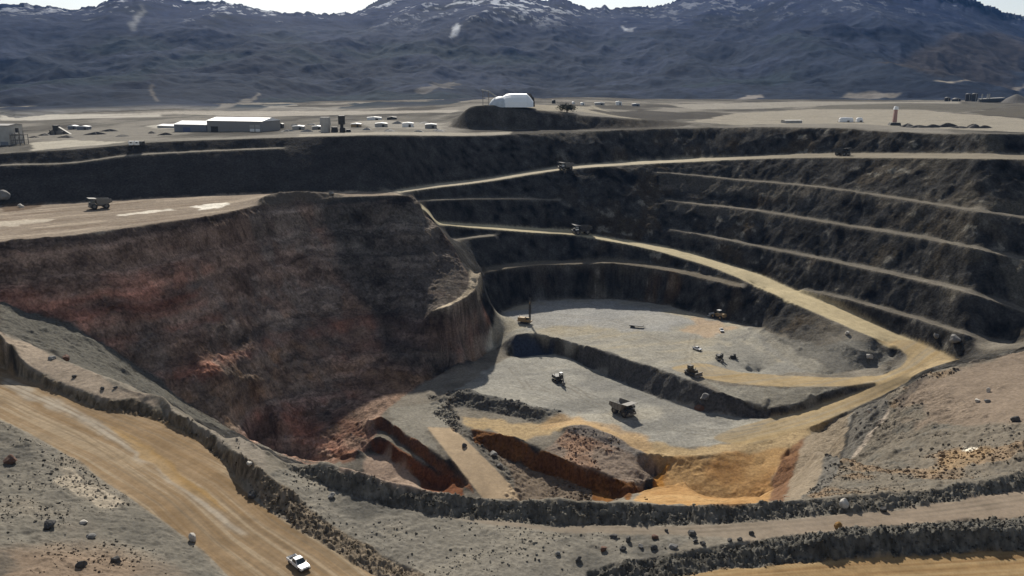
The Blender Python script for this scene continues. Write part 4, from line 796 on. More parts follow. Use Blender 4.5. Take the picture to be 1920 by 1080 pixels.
def excavator(label, paint=DARKP, cabm=None, white=False):
    t = thing('excavator', label, 'excavator'); tracks(t, 6.2, 0.9, 1.7, 1.2)
    MB().cyl((0, 0, 1.1), (0, 0, 1.6), 1.3, 20).build('turntable', STEEL, t)
    MB().box((-0.9, 0, 2.5), (4.8, 3.4, 1.7)).box((-3.3, 0, 2.4), (0.8, 3.4, 1.5)).build('engine_house', paint, t, 0.1)
    cb = MB().box((1.2, 1.2, 3.7), (1.9, 1.5, 2.6), taper=0.88).build('cab', cabm or paint, t, 0.07)
    MB().box((1.22, 1.2, 4.0), (1.92, 1.52, 1.2), taper=0.94).build('window', GLASS, cb)
    MB().box((1.1, 1.2, 5.07), (1.9, 1.6, 0.2)).build('cab_roof', WHITE if white else paint, cb, 0.03)
    MB().prism([(1.2, 1.9), (3.0, 4.8), (5.6, 5.4), (5.8, 4.9), (3.3, 4.2), (1.9, 1.8)], -0.6, -0.05).build('boom', paint, t, 0.05)
    MB().prism([(5.2, 5.7), (5.9, 5.5), (6.9, 2.0), (6.4, 1.9)], -0.55, -0.1).build('stick', paint, t, 0.05)
    MB().prism([(6.3, 2.2), (7.2, 2.0), (7.4, 1.0), (6.6, 0.35), (5.7, 0.5), (5.9, 0.7), (6.6, 0.7), (7.0, 1.2), (6.3, 1.7)], -1.1, 0.5).build('bucket', STEEL, t, 0.03)
    MB().cyl((2.0, -0.33, 2.9), (3.6, -0.33, 4.5), 0.14, 8).cyl((4.2, -0.33, 5.4), (5.7, -0.33, 5.5), 0.12, 8).build('hydraulic_cylinder', STEEL, t)
    MB().cyl((-2.2, -0.9, 3.3), (-2.2, -0.9, 4.1), 0.12, 8).build('exhaust', BLACKM, t)
    return t
def dozer(label, paint=DARKP):
    t = thing('bulldozer', label, 'bulldozer'); tracks(t, 5.6, 0.75, 1.35, 1.35)
    MB().box((1.2, 0, 2.0), (3.0, 1.7, 1.4)).box((-1.2, 0, 1.7), (2.2, 2.1, 1.0)).build('body', paint, t, 0.1)
    cb = MB().box((-0.9, 0, 3.1), (1.9, 1.9, 1.8), taper=0.9).build('cab', paint, t, 0.06); MB().box((-0.9, 0, 3.35), (1.94, 1.94, 0.95), taper=0.95).build('window', GLASS, cb); MB().box((-0.9, 0, 4.08), (2.2, 2.2, 0.16)).build('cab_roof', paint, cb)
    MB().prism([(3.7, 0.1), (4.1, 0.2), (3.75, 1.0), (4.0, 1.9), (3.6, 1.9), (3.4, 1.0)], -2.3, 2.3).build('blade', STEEL, t, 0.03)
    for y in (-1.75, 1.75): MB().box((2.0, y, 0.7), (3.4, 0.2, 0.35)).build('push_arm', paint, t)
    MB().box((-3.1, 0, 1.2), (0.9, 1.4, 0.5)).prism([(-3.6, 1.6), (-3.2, 1.6), (-3.5, 0.1), (-3.7, 0.1)], -0.15, 0.15).build('ripper', STEEL, t)
    MB().cyl((1.6, 0.4, 2.6), (1.6, 0.4, 3.6), 0.12, 8).build('exhaust', BLACKM, t)
    return t
def drill(label):
    t = thing('drill_rig', label, 'drill rig'); tracks(t, 5.0, 0.7, 1.5, 1.1)
    MB().box((0, 0, 1.5), (8.5, 3.4, 0.6)).box((1.8, 0.2, 2.7), (4.2, 2.8, 1.8)).build('machinery_deck', TAN, t, 0.08)
    cb = MB().box((-2.2, 1.0, 2.9), (1.9, 1.7, 2.2), taper=0.93).build('cab', TAN, t, 0.06); MB().box((-2.2, 1.0, 3.2), (1.94, 1.74, 1.0), taper=0.96).build('window', GLASS, cb)
    m = MB()
    for dx in (-0.45, 0.45):
        for dy in (-0.4, 0.4): m.cyl((-2.9+dx, -0.6+dy, 0.4), (-2.9+dx, -0.6+dy, 15.5), 0.11, 6)
    for k in range(15):
        z = 0.6+k
        for dy in (-0.4, 0.4): m.cyl((-3.35, -0.6+dy, z), (-2.45, -0.6+dy, z+1), 0.06, 5)
        for dx in (-0.45, 0.45): m.cyl((-2.9+dx, -1.0, z+1), (-2.9+dx, -0.2, z), 0.06, 5)
    m.build('mast', BLACKM, t); MB().cyl((-2.9, -0.6, 0.0), (-2.9, -0.6, 13.5), 0.16, 10).build('drill_rod', STEEL, t); MB().box((-2.9, -0.6, 12.2), (0.8, 0.7, 1.2)).build('rotary_head', TAN, t)
    MB().cyl((3.2, 0, 3.4), (3.2, 0, 4.4), 0.16, 8).build('exhaust', BLACKM, t)
    for x in (-3.6, 3.6): MB().cyl((x, 1.4, 0), (x, 1.4, 1.6), 0.2, 8).build('jack', STEEL, t)
    return t
def loader(label):
    t = thing('wheel_loader', label, 'wheel loader')
    MB().box((-2.6, 0, 2.3), (3.4, 2.5, 1.7)).box((-0.6, 0, 1.5), (7.0, 1.6, 0.8)).build('body', TAN, t, 0.12)
    cb = MB().box((-0.3, 0, 3.4), (1.8, 1.8, 2.0), taper=0.88).build('cab', TAN, t, 0.07); MB().box((-0.3, 0, 3.6), (1.84, 1.84, 1.1), taper=0.94).build('window', GLASS, cb); MB().box((-0.3, 0, 4.45), (1.9, 1.9, 0.16)).build('cab_roof', WHITE, cb)
    for y in (-0.8, 0.8): MB().prism([(0.8, 2.2), (1.3, 2.6), (4.3, 1.4), (4.6, 0.8), (4.2, 0.7), (3.9, 1.1)], y-0.15, y+0.15).build('lift_arm', TAN, t, 0.03)
    MB().prism([(4.3, 0.2), (6.1, 0.3), (6.0, 0.5), (4.8, 0.6), (4.7, 1.4), (5.2, 1.9), (4.9, 2.1), (4.2, 1.5)], -1.9, 1.9).build('bucket', CONC, t, 0.03)
    for x in (-2.6, 2.2):
        for y in (-1.5, 1.5): wheel(t, x, y, 1.15, 0.9, TAN)
    return t

# ------------------------------------------------------------------ machines
o = pickup('white pickup with a dark open bed on the wide tan road'); place(o, 560, 1062, 628, 1108); PK = o
o = haul_truck('large dark haul truck in the middle of the lower pit floor', DARKP, GREYP, WHITE, 'haul trucks at work in the mine'); place(o, 1168, 776, 1196, 789, scale=0.94); HT = o
hts = 'haul trucks at work in the mine'
o = haul_truck('white topped haul truck on the pale road high on the far wall', BLACKM, GREYP, WHITE, hts); place(o, 1061, 318.5, 1020, 325, scale=0.85)
o = haul_truck('small dark haul truck on the pale ramp below the far wall', BLACKM, BLACKM, WHITE, hts); place(o, 1091, 439, 1040, 436)
o = haul_truck('dusty grey haul truck parked on the flat plateau above the red cliff', GREYP, GREYP, GREYP, hts); place(o, 188, 391, 120, 397, scale=0.9)
o = haul_truck('dark haul truck standing in shade on the top bench of the right wall', DARKP, DARKP, DARKP, hts); place(o, 1579, 292, 1620, 292, scale=0.8)
o = excavator('dark excavator with a white cab roof on the grey lower pit floor', DARKP, DARKP, True); place(o, 1046, 716, 1062, 727); EX = o
o = excavator('small black excavator with lowered arm on the upper floor left of the grey talus', BLACKM, BLACKM); place(o, 1349, 675, 1360, 688, scale=0.75)
o = dozer('brown black bulldozer where the tan track meets the upper floor', mat('dark_brown_paint', (0.06, 0.048, 0.03), 0.6)); place(o, 1297, 703, 1316, 710, scale=1.15); DZ = o
o = dozer('tiny black bulldozer beside the small black excavator on the upper floor', BLACKM); place(o, 1375, 672, 1366, 671, scale=0.6)
o = drill('tan drill rig with a tall black mast at the left end of the upper floor'); place(o, 984, 606, 970, 603)
o = loader('dusty tan wheel loader at the back of the upper floor under the dark wall'); place(o, 1347, 597, 1330, 592, scale=1.15)
o = dup(PK); place(o, 1307, 656, 1318, 660, label='white pickup parked alone in the middle of the upper pit floor'); 
o = dup(PK); place(o, 1353, 621, 1356, 627, label='white pickup parked just below the tan wheel loader')
t = thing('flatbed_trailer', 'low dark flatbed trailer left on the pale upper pit floor', 'trailer'); MB().box((0, 0, 1.2), (8, 2.6, 0.35)).box((-1, 0, 0.9), (6, 1.0, 0.3)).build('deck', BLACKM, t, 0.04); MB().box((4.6, 0, 0.8), (1.6, 0.3, 0.25)).build('drawbar', BLACKM, t)
for x in (-2.8, -1.6):
    for y in (-1.0, 1.0): wheel(t, x, y, 0.5, 0.4)
place(t, 1193, 614, 1205, 615)

# ------------------------------------------------------------------ buildings on the plain
def plan(px, py): x, y = hit(px, py, Z); return Vector((x, y, zat(x, y, Z)))
def hall(name, label, p0, p1, depth, h, rise, wallm_, roofm, cat='building', doors=(), windows=(), part_label=None):
    """long building whose near wall runs from the ground at photo point p0 to the ground at p1"""
    a, b = plan(*p0), plan(*p1); L_ = (b.xy-a.xy).length; z = min(a.z, b.z)-0.4
    t = thing(name, label, cat, (a.x, a.y, z), math.atan2(b.y-a.y, b.x-a.x))
    MB().prism([(0, 0), (0, h), (L_, h), (L_, 0)], 0, depth).build('wall', wallm_, t)
    r = MB(); r.v = []; r.add([(-0.5, -0.6, h+0.01), (L_+0.5, -0.6, h+0.01), (L_+0.5, depth/2, h+rise), (-0.5, depth/2, h+rise), (-0.5, depth+0.6, h+0.01), (L_+0.5, depth+0.6, h+0.01)], [(0, 1, 2, 3), (3, 2, 5, 4), (0, 3, 4), (1, 5, 2), (0, 4, 5, 1)]); r.build('roof', roofm, t)
    for x0, x1, z0, z1 in doors: MB().box((L_*(x0+x1)/2, -0.05, (z0+z1)/2+0.2), (L_*(x1-x0), 0.2, z1-z0)).build('door', BLACKM, t)
    for x0, x1, z0, z1, m_ in windows: MB().box((L_*(x0+x1)/2, -0.07, (z0+z1)/2), (L_*(x1-x0), 0.18, z1-z0)).build('panel', m_, t)
    return t
hall('warehouse', 'long grey warehouse with a white roof and dark door on the plain', (389, 247), (492, 247), 26, 9.2, 2.4, WALLP, ROOFW, doors=[(0.07, 0.2, 0, 4.6)], windows=[(0.78, 0.86, 1.2, 3.4, WHITE), (0.88, 0.96, 1.2, 3.4, WHITE), (0.78, 0.86, 4.2, 6.4, CONC), (0.88, 0.96, 4.2, 6.4, CONC)])
hall('warehouse', 'lower bluish warehouse joined to the left end of the long grey one', (327, 247), (387.5, 247), 22, 6.4, 2.6, WALLB, ROOFW, windows=[(0.28, 0.5, 0.4, 4.2, mat('blue_panel', (0.07, 0.1, 0.2), 0.6))])
hall('shed', 'low flat pale shed left of the bluish warehouse', (295, 240), (326, 240), 14, 2.6, 1.2, CONC, ROOFW)
hall('tower_block', 'tall plain grey building cut by the left edge of the picture', (-60, 274), (19, 272), 16, 14.5, 0.8, CONC, WALLP, windows=[(0.78, 0.96, 0.3, 3.5, WALLB)])
def lattice(label, p0, h, w_, n, name='steel_frame'):
    a = plan(*p0); t = thing(name, label, 'steel frame', (a.x, a.y, a.z-0.3)); f = MB(); d_ = 5
    for k in range(n+1):
        for y in (0, d_): f.cyl((k*w_/n, y, 0), (k*w_/n, y, h*(0.75+0.25*((k*7) % 3)/2)), 0.28, 6)
    for lv in (0.35, 0.7): f.cyl((0, 0, h*lv), (w_, 0, h*lv), 0.22, 6).cyl((0, d_, h*lv), (w_, d_, h*lv), 0.22, 6)
    for k in range(n): f.cyl((k*w_/n, 0, 0), ((k+1)*w_/n, 0, h*0.7), 0.15, 5)
    f.build('lattice', STEEL, t); MB().box((w_*0.25, d_/2, h*0.72), (w_*0.4, d_, 1.2)).build('platform', GREYP, t); MB().box((w_*0.38, d_/2, h*1.02), (1.6, 1.6, 3.0)).build('hopper', BLACKM, t); return t
lattice('open steel frame beside the tall grey building at the left edge', (22, 272), 10, 9, 3); 
t = thing('conveyor_plant', 'grey crusher heap of frames and bins right of the steel frame at the far left', 'crusher'); p = plan(108, 252); t.location = (p.x, p.y, p.z-0.3)
MB().prism([(-9, 0), (0, 6.5), (1.5, 6.5), (11, 0.5), (11, 0)], -1.5, 1.5).build('conveyor', GREYP, t); MB().box((-0.5, 0, 5.4), (3.4, 4, 4.4), taper=1.15).build('hopper', DARKP, t); MB().box((4, -3, 1.6), (4.5, 3, 3.2)).build('motor_house', STEEL, t)
for x in (-5, -1, 5): MB().box((x, -1.9, 2), (0.5, 0.5, 4)).build('leg', BLACKM, t)
a = plan(640, 248); t = thing('crusher_tower', 'black crusher tower with dark bins at its foot right of the grey warehouse', 'crusher', (a.x, a.y, a.z-0.3))
MB().box((0.6, 0, 9.4), (4.6, 4, 6.6)).box((0.6, 0, 4.8), (2.2, 2, 4)).build('tower', BLACKM, t, 0.15); MB().box((-4.8, -1, 2.2), (5, 4, 4.4), taper=0.8).build('bin', BLACKM, t, 0.2); MB().box((1.2, -1, 2.0), (4.2, 3.6, 4.0), taper=0.85).build('bin', BLACKM, t, 0.2); MB().box((5.4, 0, 1.2), (4, 3, 2.4), taper=0.7).build('feed_hopper', DARKP, t)
MB().cyl((-12, 1, 5.5), (-12, 1, 11.5), 4.2, 18, 3.8).cyl((-12, 1, 0), (-12, 1, 5.5), 3.6, 14).build('silo', CONC, t)
# storage dome on the hill
a = plan(917, 197); t = thing('storage_hall', 'large white rounded storage hall on top of the dark hill', 'storage hall', (a.x, a.y, a.z-2.0), math.radians(-2))
prof = [(-11.5, 0), (-10.6, 4.2), (-8.2, 7.8), (-4.6, 10.2), (0, 11.0), (4.6, 10.2), (8.2, 7.8), (10.6, 4.2), (11.5, 0)]
b = MB(); secs = [(10, 0.8, 0.75), (14, 0.95, 0.95), (18, 1, 1), (31, 1, 1), (34, 0.8, 0.72), (36.5, 0.55, 0.42)]
v = [(x, y*sy+11, z*sz+0.2) for x, sy, sz in secs for y, z in prof]; n = len(prof); b.add(v, [(i*n+k, i*n+k+1, (i+1)*n+k+1, (i+1)*n+k) for i in range(len(secs)-1) for k in range(n-1)]+[list(range(n)), list(range((len(secs)-1)*n, len(secs)*n))]); b.build('barrel_roof', DOME, t, smooth=False)
b = MB(); b.lathe([(10.5, 0), (9.8, 3.0), (7.8, 6.0), (5.0, 7.9), (2.2, 8.7), (0.01, 8.9)], 28); b.v = [(x+9.5, y+10, z+0.1) for x, y, z in b.v]; b.build('dome', mat('greyed_dome_fabric', (0.5, 0.55, 0.6), 0.6, dk=0.5, dirt=(0.3, 0.33, 0.36), scale=0.3), t, smooth=True)
MB().prism([(30.5, 0), (30.5, 11.4), (34.2, 11.0), (37.2, 6.6), (37.8, 0)], 22.6, 23.4).build('end_wall', BLACKM, t)
cv = MB(); cv.cyl((7.0, 10, 8.0), (-1, 12, 13.0), 0.5, 8).cyl((-1, 12, 13.0), (-7, 14, 14.2), 0.4, 8); cv.build('conveyor', CONC, t)
for x in (-1.0, -6.0): MB().cyl((x, 12+(-1-x)*0.4, -6), (x, 12+(-1-x)*0.4, 13.2), 0.25, 6).build('support', STEEL, t)
# white tents, tower, plant on the right
def tent(label, px, py, L_, w_, h, group=None):
    a = plan(px, py); t = thing('storage_tent', label, 'storage tent', (a.x, a.y, a.z-0.2), 0, group); n = 9
    pr = [(w_/2*math.cos(math.pi*k/n), h*math.sin(math.pi*k/n)**0.7) for k in range(n+1)]; b = MB(); xs = [(-L_/2, 0.72), (-L_/2+0.8, 0.95), (0, 1), (L_/2-0.8, 0.95), (L_/2, 0.72)]
    b.add([(x, y*s_, z*s_) for x, s_ in xs for y, z in pr], [(i*(n+1)+k, i*(n+1)+k+1, (i+1)*(n+1)+k+1, (i+1)*(n+1)+k) for i in range(4) for k in range(n)]+[list(range(n+1)), list(range(4*(n+1), 5*(n+1)))]); b.build('cover', WHITE, t)
    MB().box((L_*0.1, -w_/2-0.05, 0.9), (1.8, 0.5, 1.6)).build('door', GREYP, t); MB().box((0, 0, 0.25), (L_+1, w_+1, 0.4)).build('plinth', DARKP, t); return t
tg = 'white storage tents by the dark bank at the right'
tent('longer of the two white rounded tents on the pale flat at right', 1586, 229, 11.5, 5, 4.2, tg); tent('shorter of the two white rounded tents on the pale flat at right', 1611, 229, 5.2, 4.5, 4.2, tg)
hall('shed', 'low pale flat shed left of the two white rounded tents', (1473, 231), (1504, 231), 8, 2.6, 0.5, CONC, CONC)
a = plan(1677, 235); t = thing('signal_tower', 'slim faded red tower with a white top on the pale flat at right', 'tower', (a.x, a.y, a.z-0.2))
MB().prism([(-1.7, 2.5), (-1.1, 12), (1.1, 12), (1.3, 2.5)], -1.1, 1.1).build('shaft', RED, t, 0.2); MB().box((0.1, 0, 13.4), (3.6, 3.2, 2.6), taper=0.7).build('cap', WHITE, t, 0.3); MB().box((0, 0, 1.1), (9, 5, 2.4), taper=0.8).build('base', DARKP, t)
def silo(label, px, py, r, h, group): a = plan(px, py); t = thing('silo', label, 'silo', (a.x, a.y, a.z-0.3), 0, group); MB().cyl((0, 0, 0), (0, 0, h), r, 18).build('tank', BLACKM, t); MB().cyl((0, 0, h), (0, 0, h+r*0.3), r*1.04, 18, r*0.4).build('roof', DARKP, t); MB().box((0, -r-0.2, h/2), (0.7, 0.3, h)).build('ladder', CONC, t)
sg = 'black silos of the far plant at right'
silo('left one of the two tall black silos standing close together far off at right', 1814.5, 190, 4.2, 12, sg); silo('right one of the two tall black silos standing close together far off at right', 1826.5, 190, 4.6, 12, sg)
silo('short black silo by itself left of the tall pair far off at right', 1776, 190, 4.4, 6, sg); silo('low wide black tank between the short silo and the tall pair', 1793, 190, 6.5, 4, sg)
a = plan(1858, 192); t = thing('process_plant', 'long low pale process plant with thin stacks at the far right of the plain', 'plant', (a.x, a.y, a.z-0.3)); MB().box((0, 0, 3), (34, 10, 5)).build('hall', DARKP, t); MB().box((0, 0, 6.4), (36, 11, 0.8), ry=-0.06).build('roof', CONC, t)
for x in (-16, -8, -5): MB().cyl((x, -3, 5), (x, -3, 13), 0.9, 8).build('stack', CONC, t)
a = plan(1905, 192); t = thing('waste_heap', 'dark cone shaped waste heap at the far right edge of the plain', 'heap', (a.x, a.y, a.z-0.5)); MB().lathe([(26, 0), (18, 4), (9, 9), (3, 12), (0.01, 12.6)], 22).build('heap', mat('dark_waste_rock', (0.07, 0.068, 0.066), 0.95, bump=0.6), t)
# little sheds and trailers
def shed(label, px, py, w_, d_, h, m_, roofm=ROOFW, group=None, name='shed', cat='shed', rz=0.0):
    a = plan(px, py); t = thing(name, label, cat, (a.x, a.y, a.z-0.2), rz, group); MB().box((0, 0, h/2), (w_, d_, h)).build('wall', m_, t); MB().prism([(-w_/2-0.3, h+0.01), (w_/2+0.3, h+0.01), (w_/2+0.3, h+0.25), (0, h+0.9), (-w_/2-0.3, h+0.25)], -d_/2-0.3, d_/2+0.3).build('roof', roofm, t); MB().box((w_*0.2, -d_/2-0.04, h*0.4), (w_*0.2, 0.12, h*0.7)).build('door', DARKP, t); return t
yg = 'small sheds of the mine yard'
for lab, px, py, w_, h, m_ in [
    ('grey shed with a dark door just right of the long warehouse', 508, 243, 6, 3.4, WALLP), ('small dark cabin standing in the middle of the yard right of the warehouse', 528, 240, 3, 3.4, DARKP), ('low pale shed on the yard left of the black crusher tower', 560, 243, 9, 2.8, CONC), ('pale flat roofed shed close to the left side of the crusher silo', 596, 243, 8, 2.6, WALLP),
    ('long low white shed right of the crusher tower', 702, 225, 14, 2.6, WHITE), ('dark low shed behind the white sheds on the yard', 735, 224, 9, 2.2, DARKP), ('pale blue white shed in the front row of the yard', 715, 238, 10, 3, CONC), ('grey shed in the front row of the yard, nearest the dark hill', 808, 240, 9, 3, WALLP), ('white shed in the middle of the front row of the yard', 765, 238, 9, 3.2, WHITE), ('little tan shed in the front row, nearest the crusher tower', 668, 238, 8, 2.6, TAN)]:
    shed(lab, px, py, w_, 6, h, m_, ROOFW if m_ is not DARKP else DARKP, yg)
for lab, px, py, w_, h, m_ in [
    ('small white hut on the crest right of the dark tree', 1092, 197, 5, 3, WHITE), ('pale double hut on the crest line behind the dark bank', 1124, 197, 13, 3, CONC), ('tiny white hut at the left end of the line of huts on the crest', 1075, 195, 3.4, 2.6, WHITE), ('round shouldered white shed above the dark bank right of the hill', 1160, 197, 8, 4.6, WHITE), ('low bluish shed at the right end of the line of huts on the crest', 1192, 199, 10, 3, WALLB), ('dark boxy hut on the crest between the white hall and the dark tree', 1038, 194, 5, 4.5, BLACKM)]:
    shed(lab, px, py, w_, 5, h, m_, ROOFW if m_ is not BLACKM else BLACKM, 'huts on the crest right of the hill')
for lab, px, m_ in [('white site trailer at the left of a pair on the wall edge at left', 247, WHITE), ('white site trailer at the right of a pair on the wall edge at left', 258, WHITE), ('short dark trailer next to the pair of white site trailers', 266.5, BLACKM)]:
    a = plan(px, 274); t = thing('site_trailer', lab, 'trailer', (a.x, a.y, a.z), 0.05, 'site trailers on the wall edge'); MB().box((0, 0, 1.9), (3.0, 2.4, 2.4)).build('body', m_, t, 0.08); MB().box((0, -1.22, 2.2), (1.2, 0.05, 0.7)).build('window', GLASS, t)
    for y in (-0.9, 0.9): MB().cyl((0, y-0.15, 0.4), (0, y+0.15, 0.4), 0.4, 12).build('wheel', RUB, t)
for lab, px, py, w_ in [('bluish white storage shed behind the crusher at the far left', 138, 242, 7), ('wide bluish white shed left of the dark pile at the far left', 158, 243, 10)]: shed(lab, px, py, w_, 6, 2.8, WALLB, ROOFW, 'bluish sheds at the far left')
# dirt piles and stored gear among the sheds
def pile(label, px, py, r, h, m_, group):
    a = plan(px, py); m = MB(); sd_ = random.random()*30; pr = [(1.0, 0.0), (0.8, 0.3), (0.5, 0.72), (0.22, 0.95), (0.01, 1.0)]; n = 14
    v = []
    for rr_, zz_ in pr:
        for k in range(n):
            an = 2*math.pi*k/n; q = 1+0.3*math.sin(an*2+sd_)+0.18*math.sin(an*5+sd_*2); v.append((rr_*r*q*math.cos(an), rr_*r*0.7*q*math.sin(an), zz_*h*(1+0.12*math.sin(an*3+sd_))))
    m.add(v, [(i*n+k, i*n+(k+1) % n, (i+1)*n+(k+1) % n, (i+1)*n+k) for i in range(4) for k in range(n)]); o = m.build('dirt_pile', m_, None); o.location = (a.x, a.y, a.z-0.3); return tag(o, label, 'dirt pile', group)
PD = rock_mat('dark_pile', (0.05, 0.048, 0.046), (0.09, 0.085, 0.08)) if 'rock_mat' in globals() else mat('dark_pile', (0.05, 0.048, 0.046), 0.95, dirt=(0.09, 0.085, 0.08), dk=0.8); PP = mat('pale_pile', (0.3, 0.29, 0.27), 0.95, dirt=(0.2, 0.195, 0.185), dk=0.8)
for px, py in ((540, 246), (552, 236), (575, 247), (585, 234), (610, 247), (688, 244), (730, 246), (745, 232), (785, 247), (795, 231), (822, 246)): pile('small pale dirt pile among the yard sheds between warehouse and hill', px, py, random.uniform(4, 7), random.uniform(1.3, 2.6), PP, 'pale dirt piles in the yard')
for px, py in ((62, 258), (85, 254), (125, 258), (180, 252), (205, 246), (230, 256), (285, 250), (310, 253)): pile('low dark dirt pile on the plain left of the warehouses', px, py, random.uniform(4, 8), random.uniform(1.2, 2.6), PD, 'dark dirt piles left of the warehouses')
for px, py in ((1702, 238), (1722, 239), (1748, 239), (1776, 238), (1800, 240), (1825, 240), (1845, 240)): pile('dark dirt pile along the wall edge right of the red tower', px, py, random.uniform(4, 8), random.uniform(1.4, 3.0), PD, 'dark dirt piles right of the red tower')
# tree on the white slope
def tree(label, px, py, h, r):
    a = plan(px, py); t = thing('tree', label, 'tree', (a.x, a.y, a.z-0.3)); tr_ = MB().cyl((0, 0, 0), (0.2, 0, h*0.55), 0.7, 10, 0.4)
    ends = []
    for k in range(9):
        an = k*2.4; e = Vector((math.cos(an)*r*0.62*(0.5+random.random()*0.5), math.sin(an)*r*0.5, h*(0.5+0.35*random.random()))); tr_.cyl((0.15, 0, h*(0.2+0.03*k)), e, 0.26, 6, 0.08); ends.append(e)
    tr_.build('trunk', BARK, t); c = MB()
    for e in ends+[Vector((0, 0, h*0.8)), Vector((r*0.5, 0, h*0.6)), Vector((-r*0.6, 0, h*0.62))]:
        for k in range(120):
            d_ = Vector((random.gauss(0, 1), random.gauss(0, 1), random.gauss(0, 0.62)))*r*0.2; p = e+d_; q = Vector((random.gauss(0, 1), random.gauss(0, 1), random.gauss(0, 1))).normalized(); u = q.orthogonal().normalized()*0.5; w_ = q.cross(u); c.add([p-u, p+w_*0.6, p+u, p-w_*0.6], [(0, 1, 2, 3)])
    c.build('crown', LEAF, t); return t
tree('dark spreading tree on the pale slope right of the white storage hall', 1063, 211, 6.8, 9.5)

# ------------------------------------------------------------------ boulders
def rock_mat(name, c, c2): return mat(name, c, 0.9, dirt=c2, dk=0.8, scale=1.6, spec=0.2, bump=0.5)
RK = {'dark': rock_mat('dark_boulder', (0.06, 0.058, 0.056), (0.12, 0.115, 0.11)), 'pale': rock_mat('pale_boulder', (0.5, 0.47, 0.42), (0.3, 0.27, 0.23)), 'red': rock_mat('red_boulder', (0.13, 0.072, 0.05), (0.1, 0.065, 0.05)), 'grey': rock_mat('grey_boulder', (0.2, 0.195, 0.185), (0.13, 0.125, 0.12)), 'ochre': rock_mat('ochre_boulder', (0.32, 0.18, 0.06), (0.15, 0.1, 0.06))}
def boulder(label, px, py, size, kind, group=None, tall=0.8):
    """angular boulder; size is its width in metres"""
    bm = bmesh.new(); bmesh.ops.create_icosphere(bm, subdivisions=3, radius=0.5); sd_ = random.random()*50
    pl_ = [(Vector((random.gauss(0, 1), random.gauss(0, 1), random.gauss(0, 1))).normalized(), random.uniform(0.26, 0.42)) for _ in range(9)]
    for v in bm.verts:
        for n_, d_ in pl_:
            k = v.co.dot(n_)
            if k > d_: v.co -= n_*(k-d_)
        c = np.array([v.co]); v.co *= 1+0.12*float(noise3(c[:, 0]*4+sd_, c[:, 1]*4, c[:, 2]*4, 3)[0])
    sx, sy = random.uniform(0.95, 1.15), random.uniform(0.7, 1.0)
    for v in bm.verts: v.co = Vector((v.co.x*size*sx*1.25, v.co.y*size*sy*1.25, v.co.z*size*tall*1.25))
    me = bpy.data.meshes.new('boulder'); bm.to_mesh(me); bm.free(); me.materials.append(RK[kind]); o = bpy.data.objects.new('boulder', me); COL.objects.link(o)
    x, y = hit(px, py, Z); o.location = (x, y, zat(x, y, Z)+size*tall*0.3); o.rotation_euler = (0, 0, random.random()*6.3)
    return tag(o, label, 'boulder', group)
bg_ = 'boulders on the bench road'
for lab, px, py, s_, k, tl in [
    ('tall dark boulder with a pale top left of the bench road scatter', 1178, 1016, 1.2, 'dark', 1.5), ('flat dark boulder left of the tall one on the bench road', 1150, 1007, 1.3, 'dark', 0.5), ('brown boulder right of the tall pale topped one on the bench road', 1229, 1009, 1.2, 'red', 0.7),
    ('dark boulder highest up in the scatter, close under the rim bank', 1250, 997, 0.8, 'dark', 0.8), ('largest dark boulder at the right of the scatter, high on the bench road', 1297, 1003, 1.4, 'dark', 0.9), ('small dark boulder above the rubble bank, left of a darker twin', 1304, 1017, 0.9, 'dark', 0.8), ('dark slanting boulder just above the rubble bank', 1318, 1021, 1.1, 'dark', 0.7),
    ('rusty boulder at the left end of the scatter in the grey rubble', 1132, 1032, 1.2, 'red', 0.9), ('squat black boulder in the grey rubble beside the rusty one', 1168, 1032, 1.2, 'dark', 0.9), ('grey boulder in the middle of the scatter below the bench road', 1202, 1026, 1.1, 'grey', 0.7), ('dark round boulder in the middle of the scatter below the bench road', 1226, 1030, 1.2, 'dark', 0.9), ('pale grey boulder with a dark underside near the rubble bank', 1262, 1027, 1.5, 'grey', 0.7),
    ('dark boulder lying lowest in the grey rubble near the bottom edge', 1085, 1051, 1.1, 'dark', 0.9), ('grey boulder in the rubble left of the lowest dark one', 1046, 1040, 0.9, 'grey', 0.8), ('flat dark boulder at the right end of the scatter', 1368, 1014, 1.0, 'dark', 0.6), ('dark upright boulder alone at the right of the scatter', 1409, 1002, 0.9, 'dark', 1.1), ('small dark boulder between the flat one and the upright one', 1387, 1013, 0.9, 'dark', 0.8),
    ('ochre topped dark boulder in the middle of the bench road at right', 1571, 991, 1.5, 'ochre', 1.0), ('dark boulder against the foot of the rim bank at right', 1657, 957, 1.3, 'dark', 0.9), ('pale boulder on the rim bank where the grey slope meets it', 1583, 949, 1.8, 'pale', 1.0)]:
    boulder(lab, px, py, s_, k, bg_, tl)
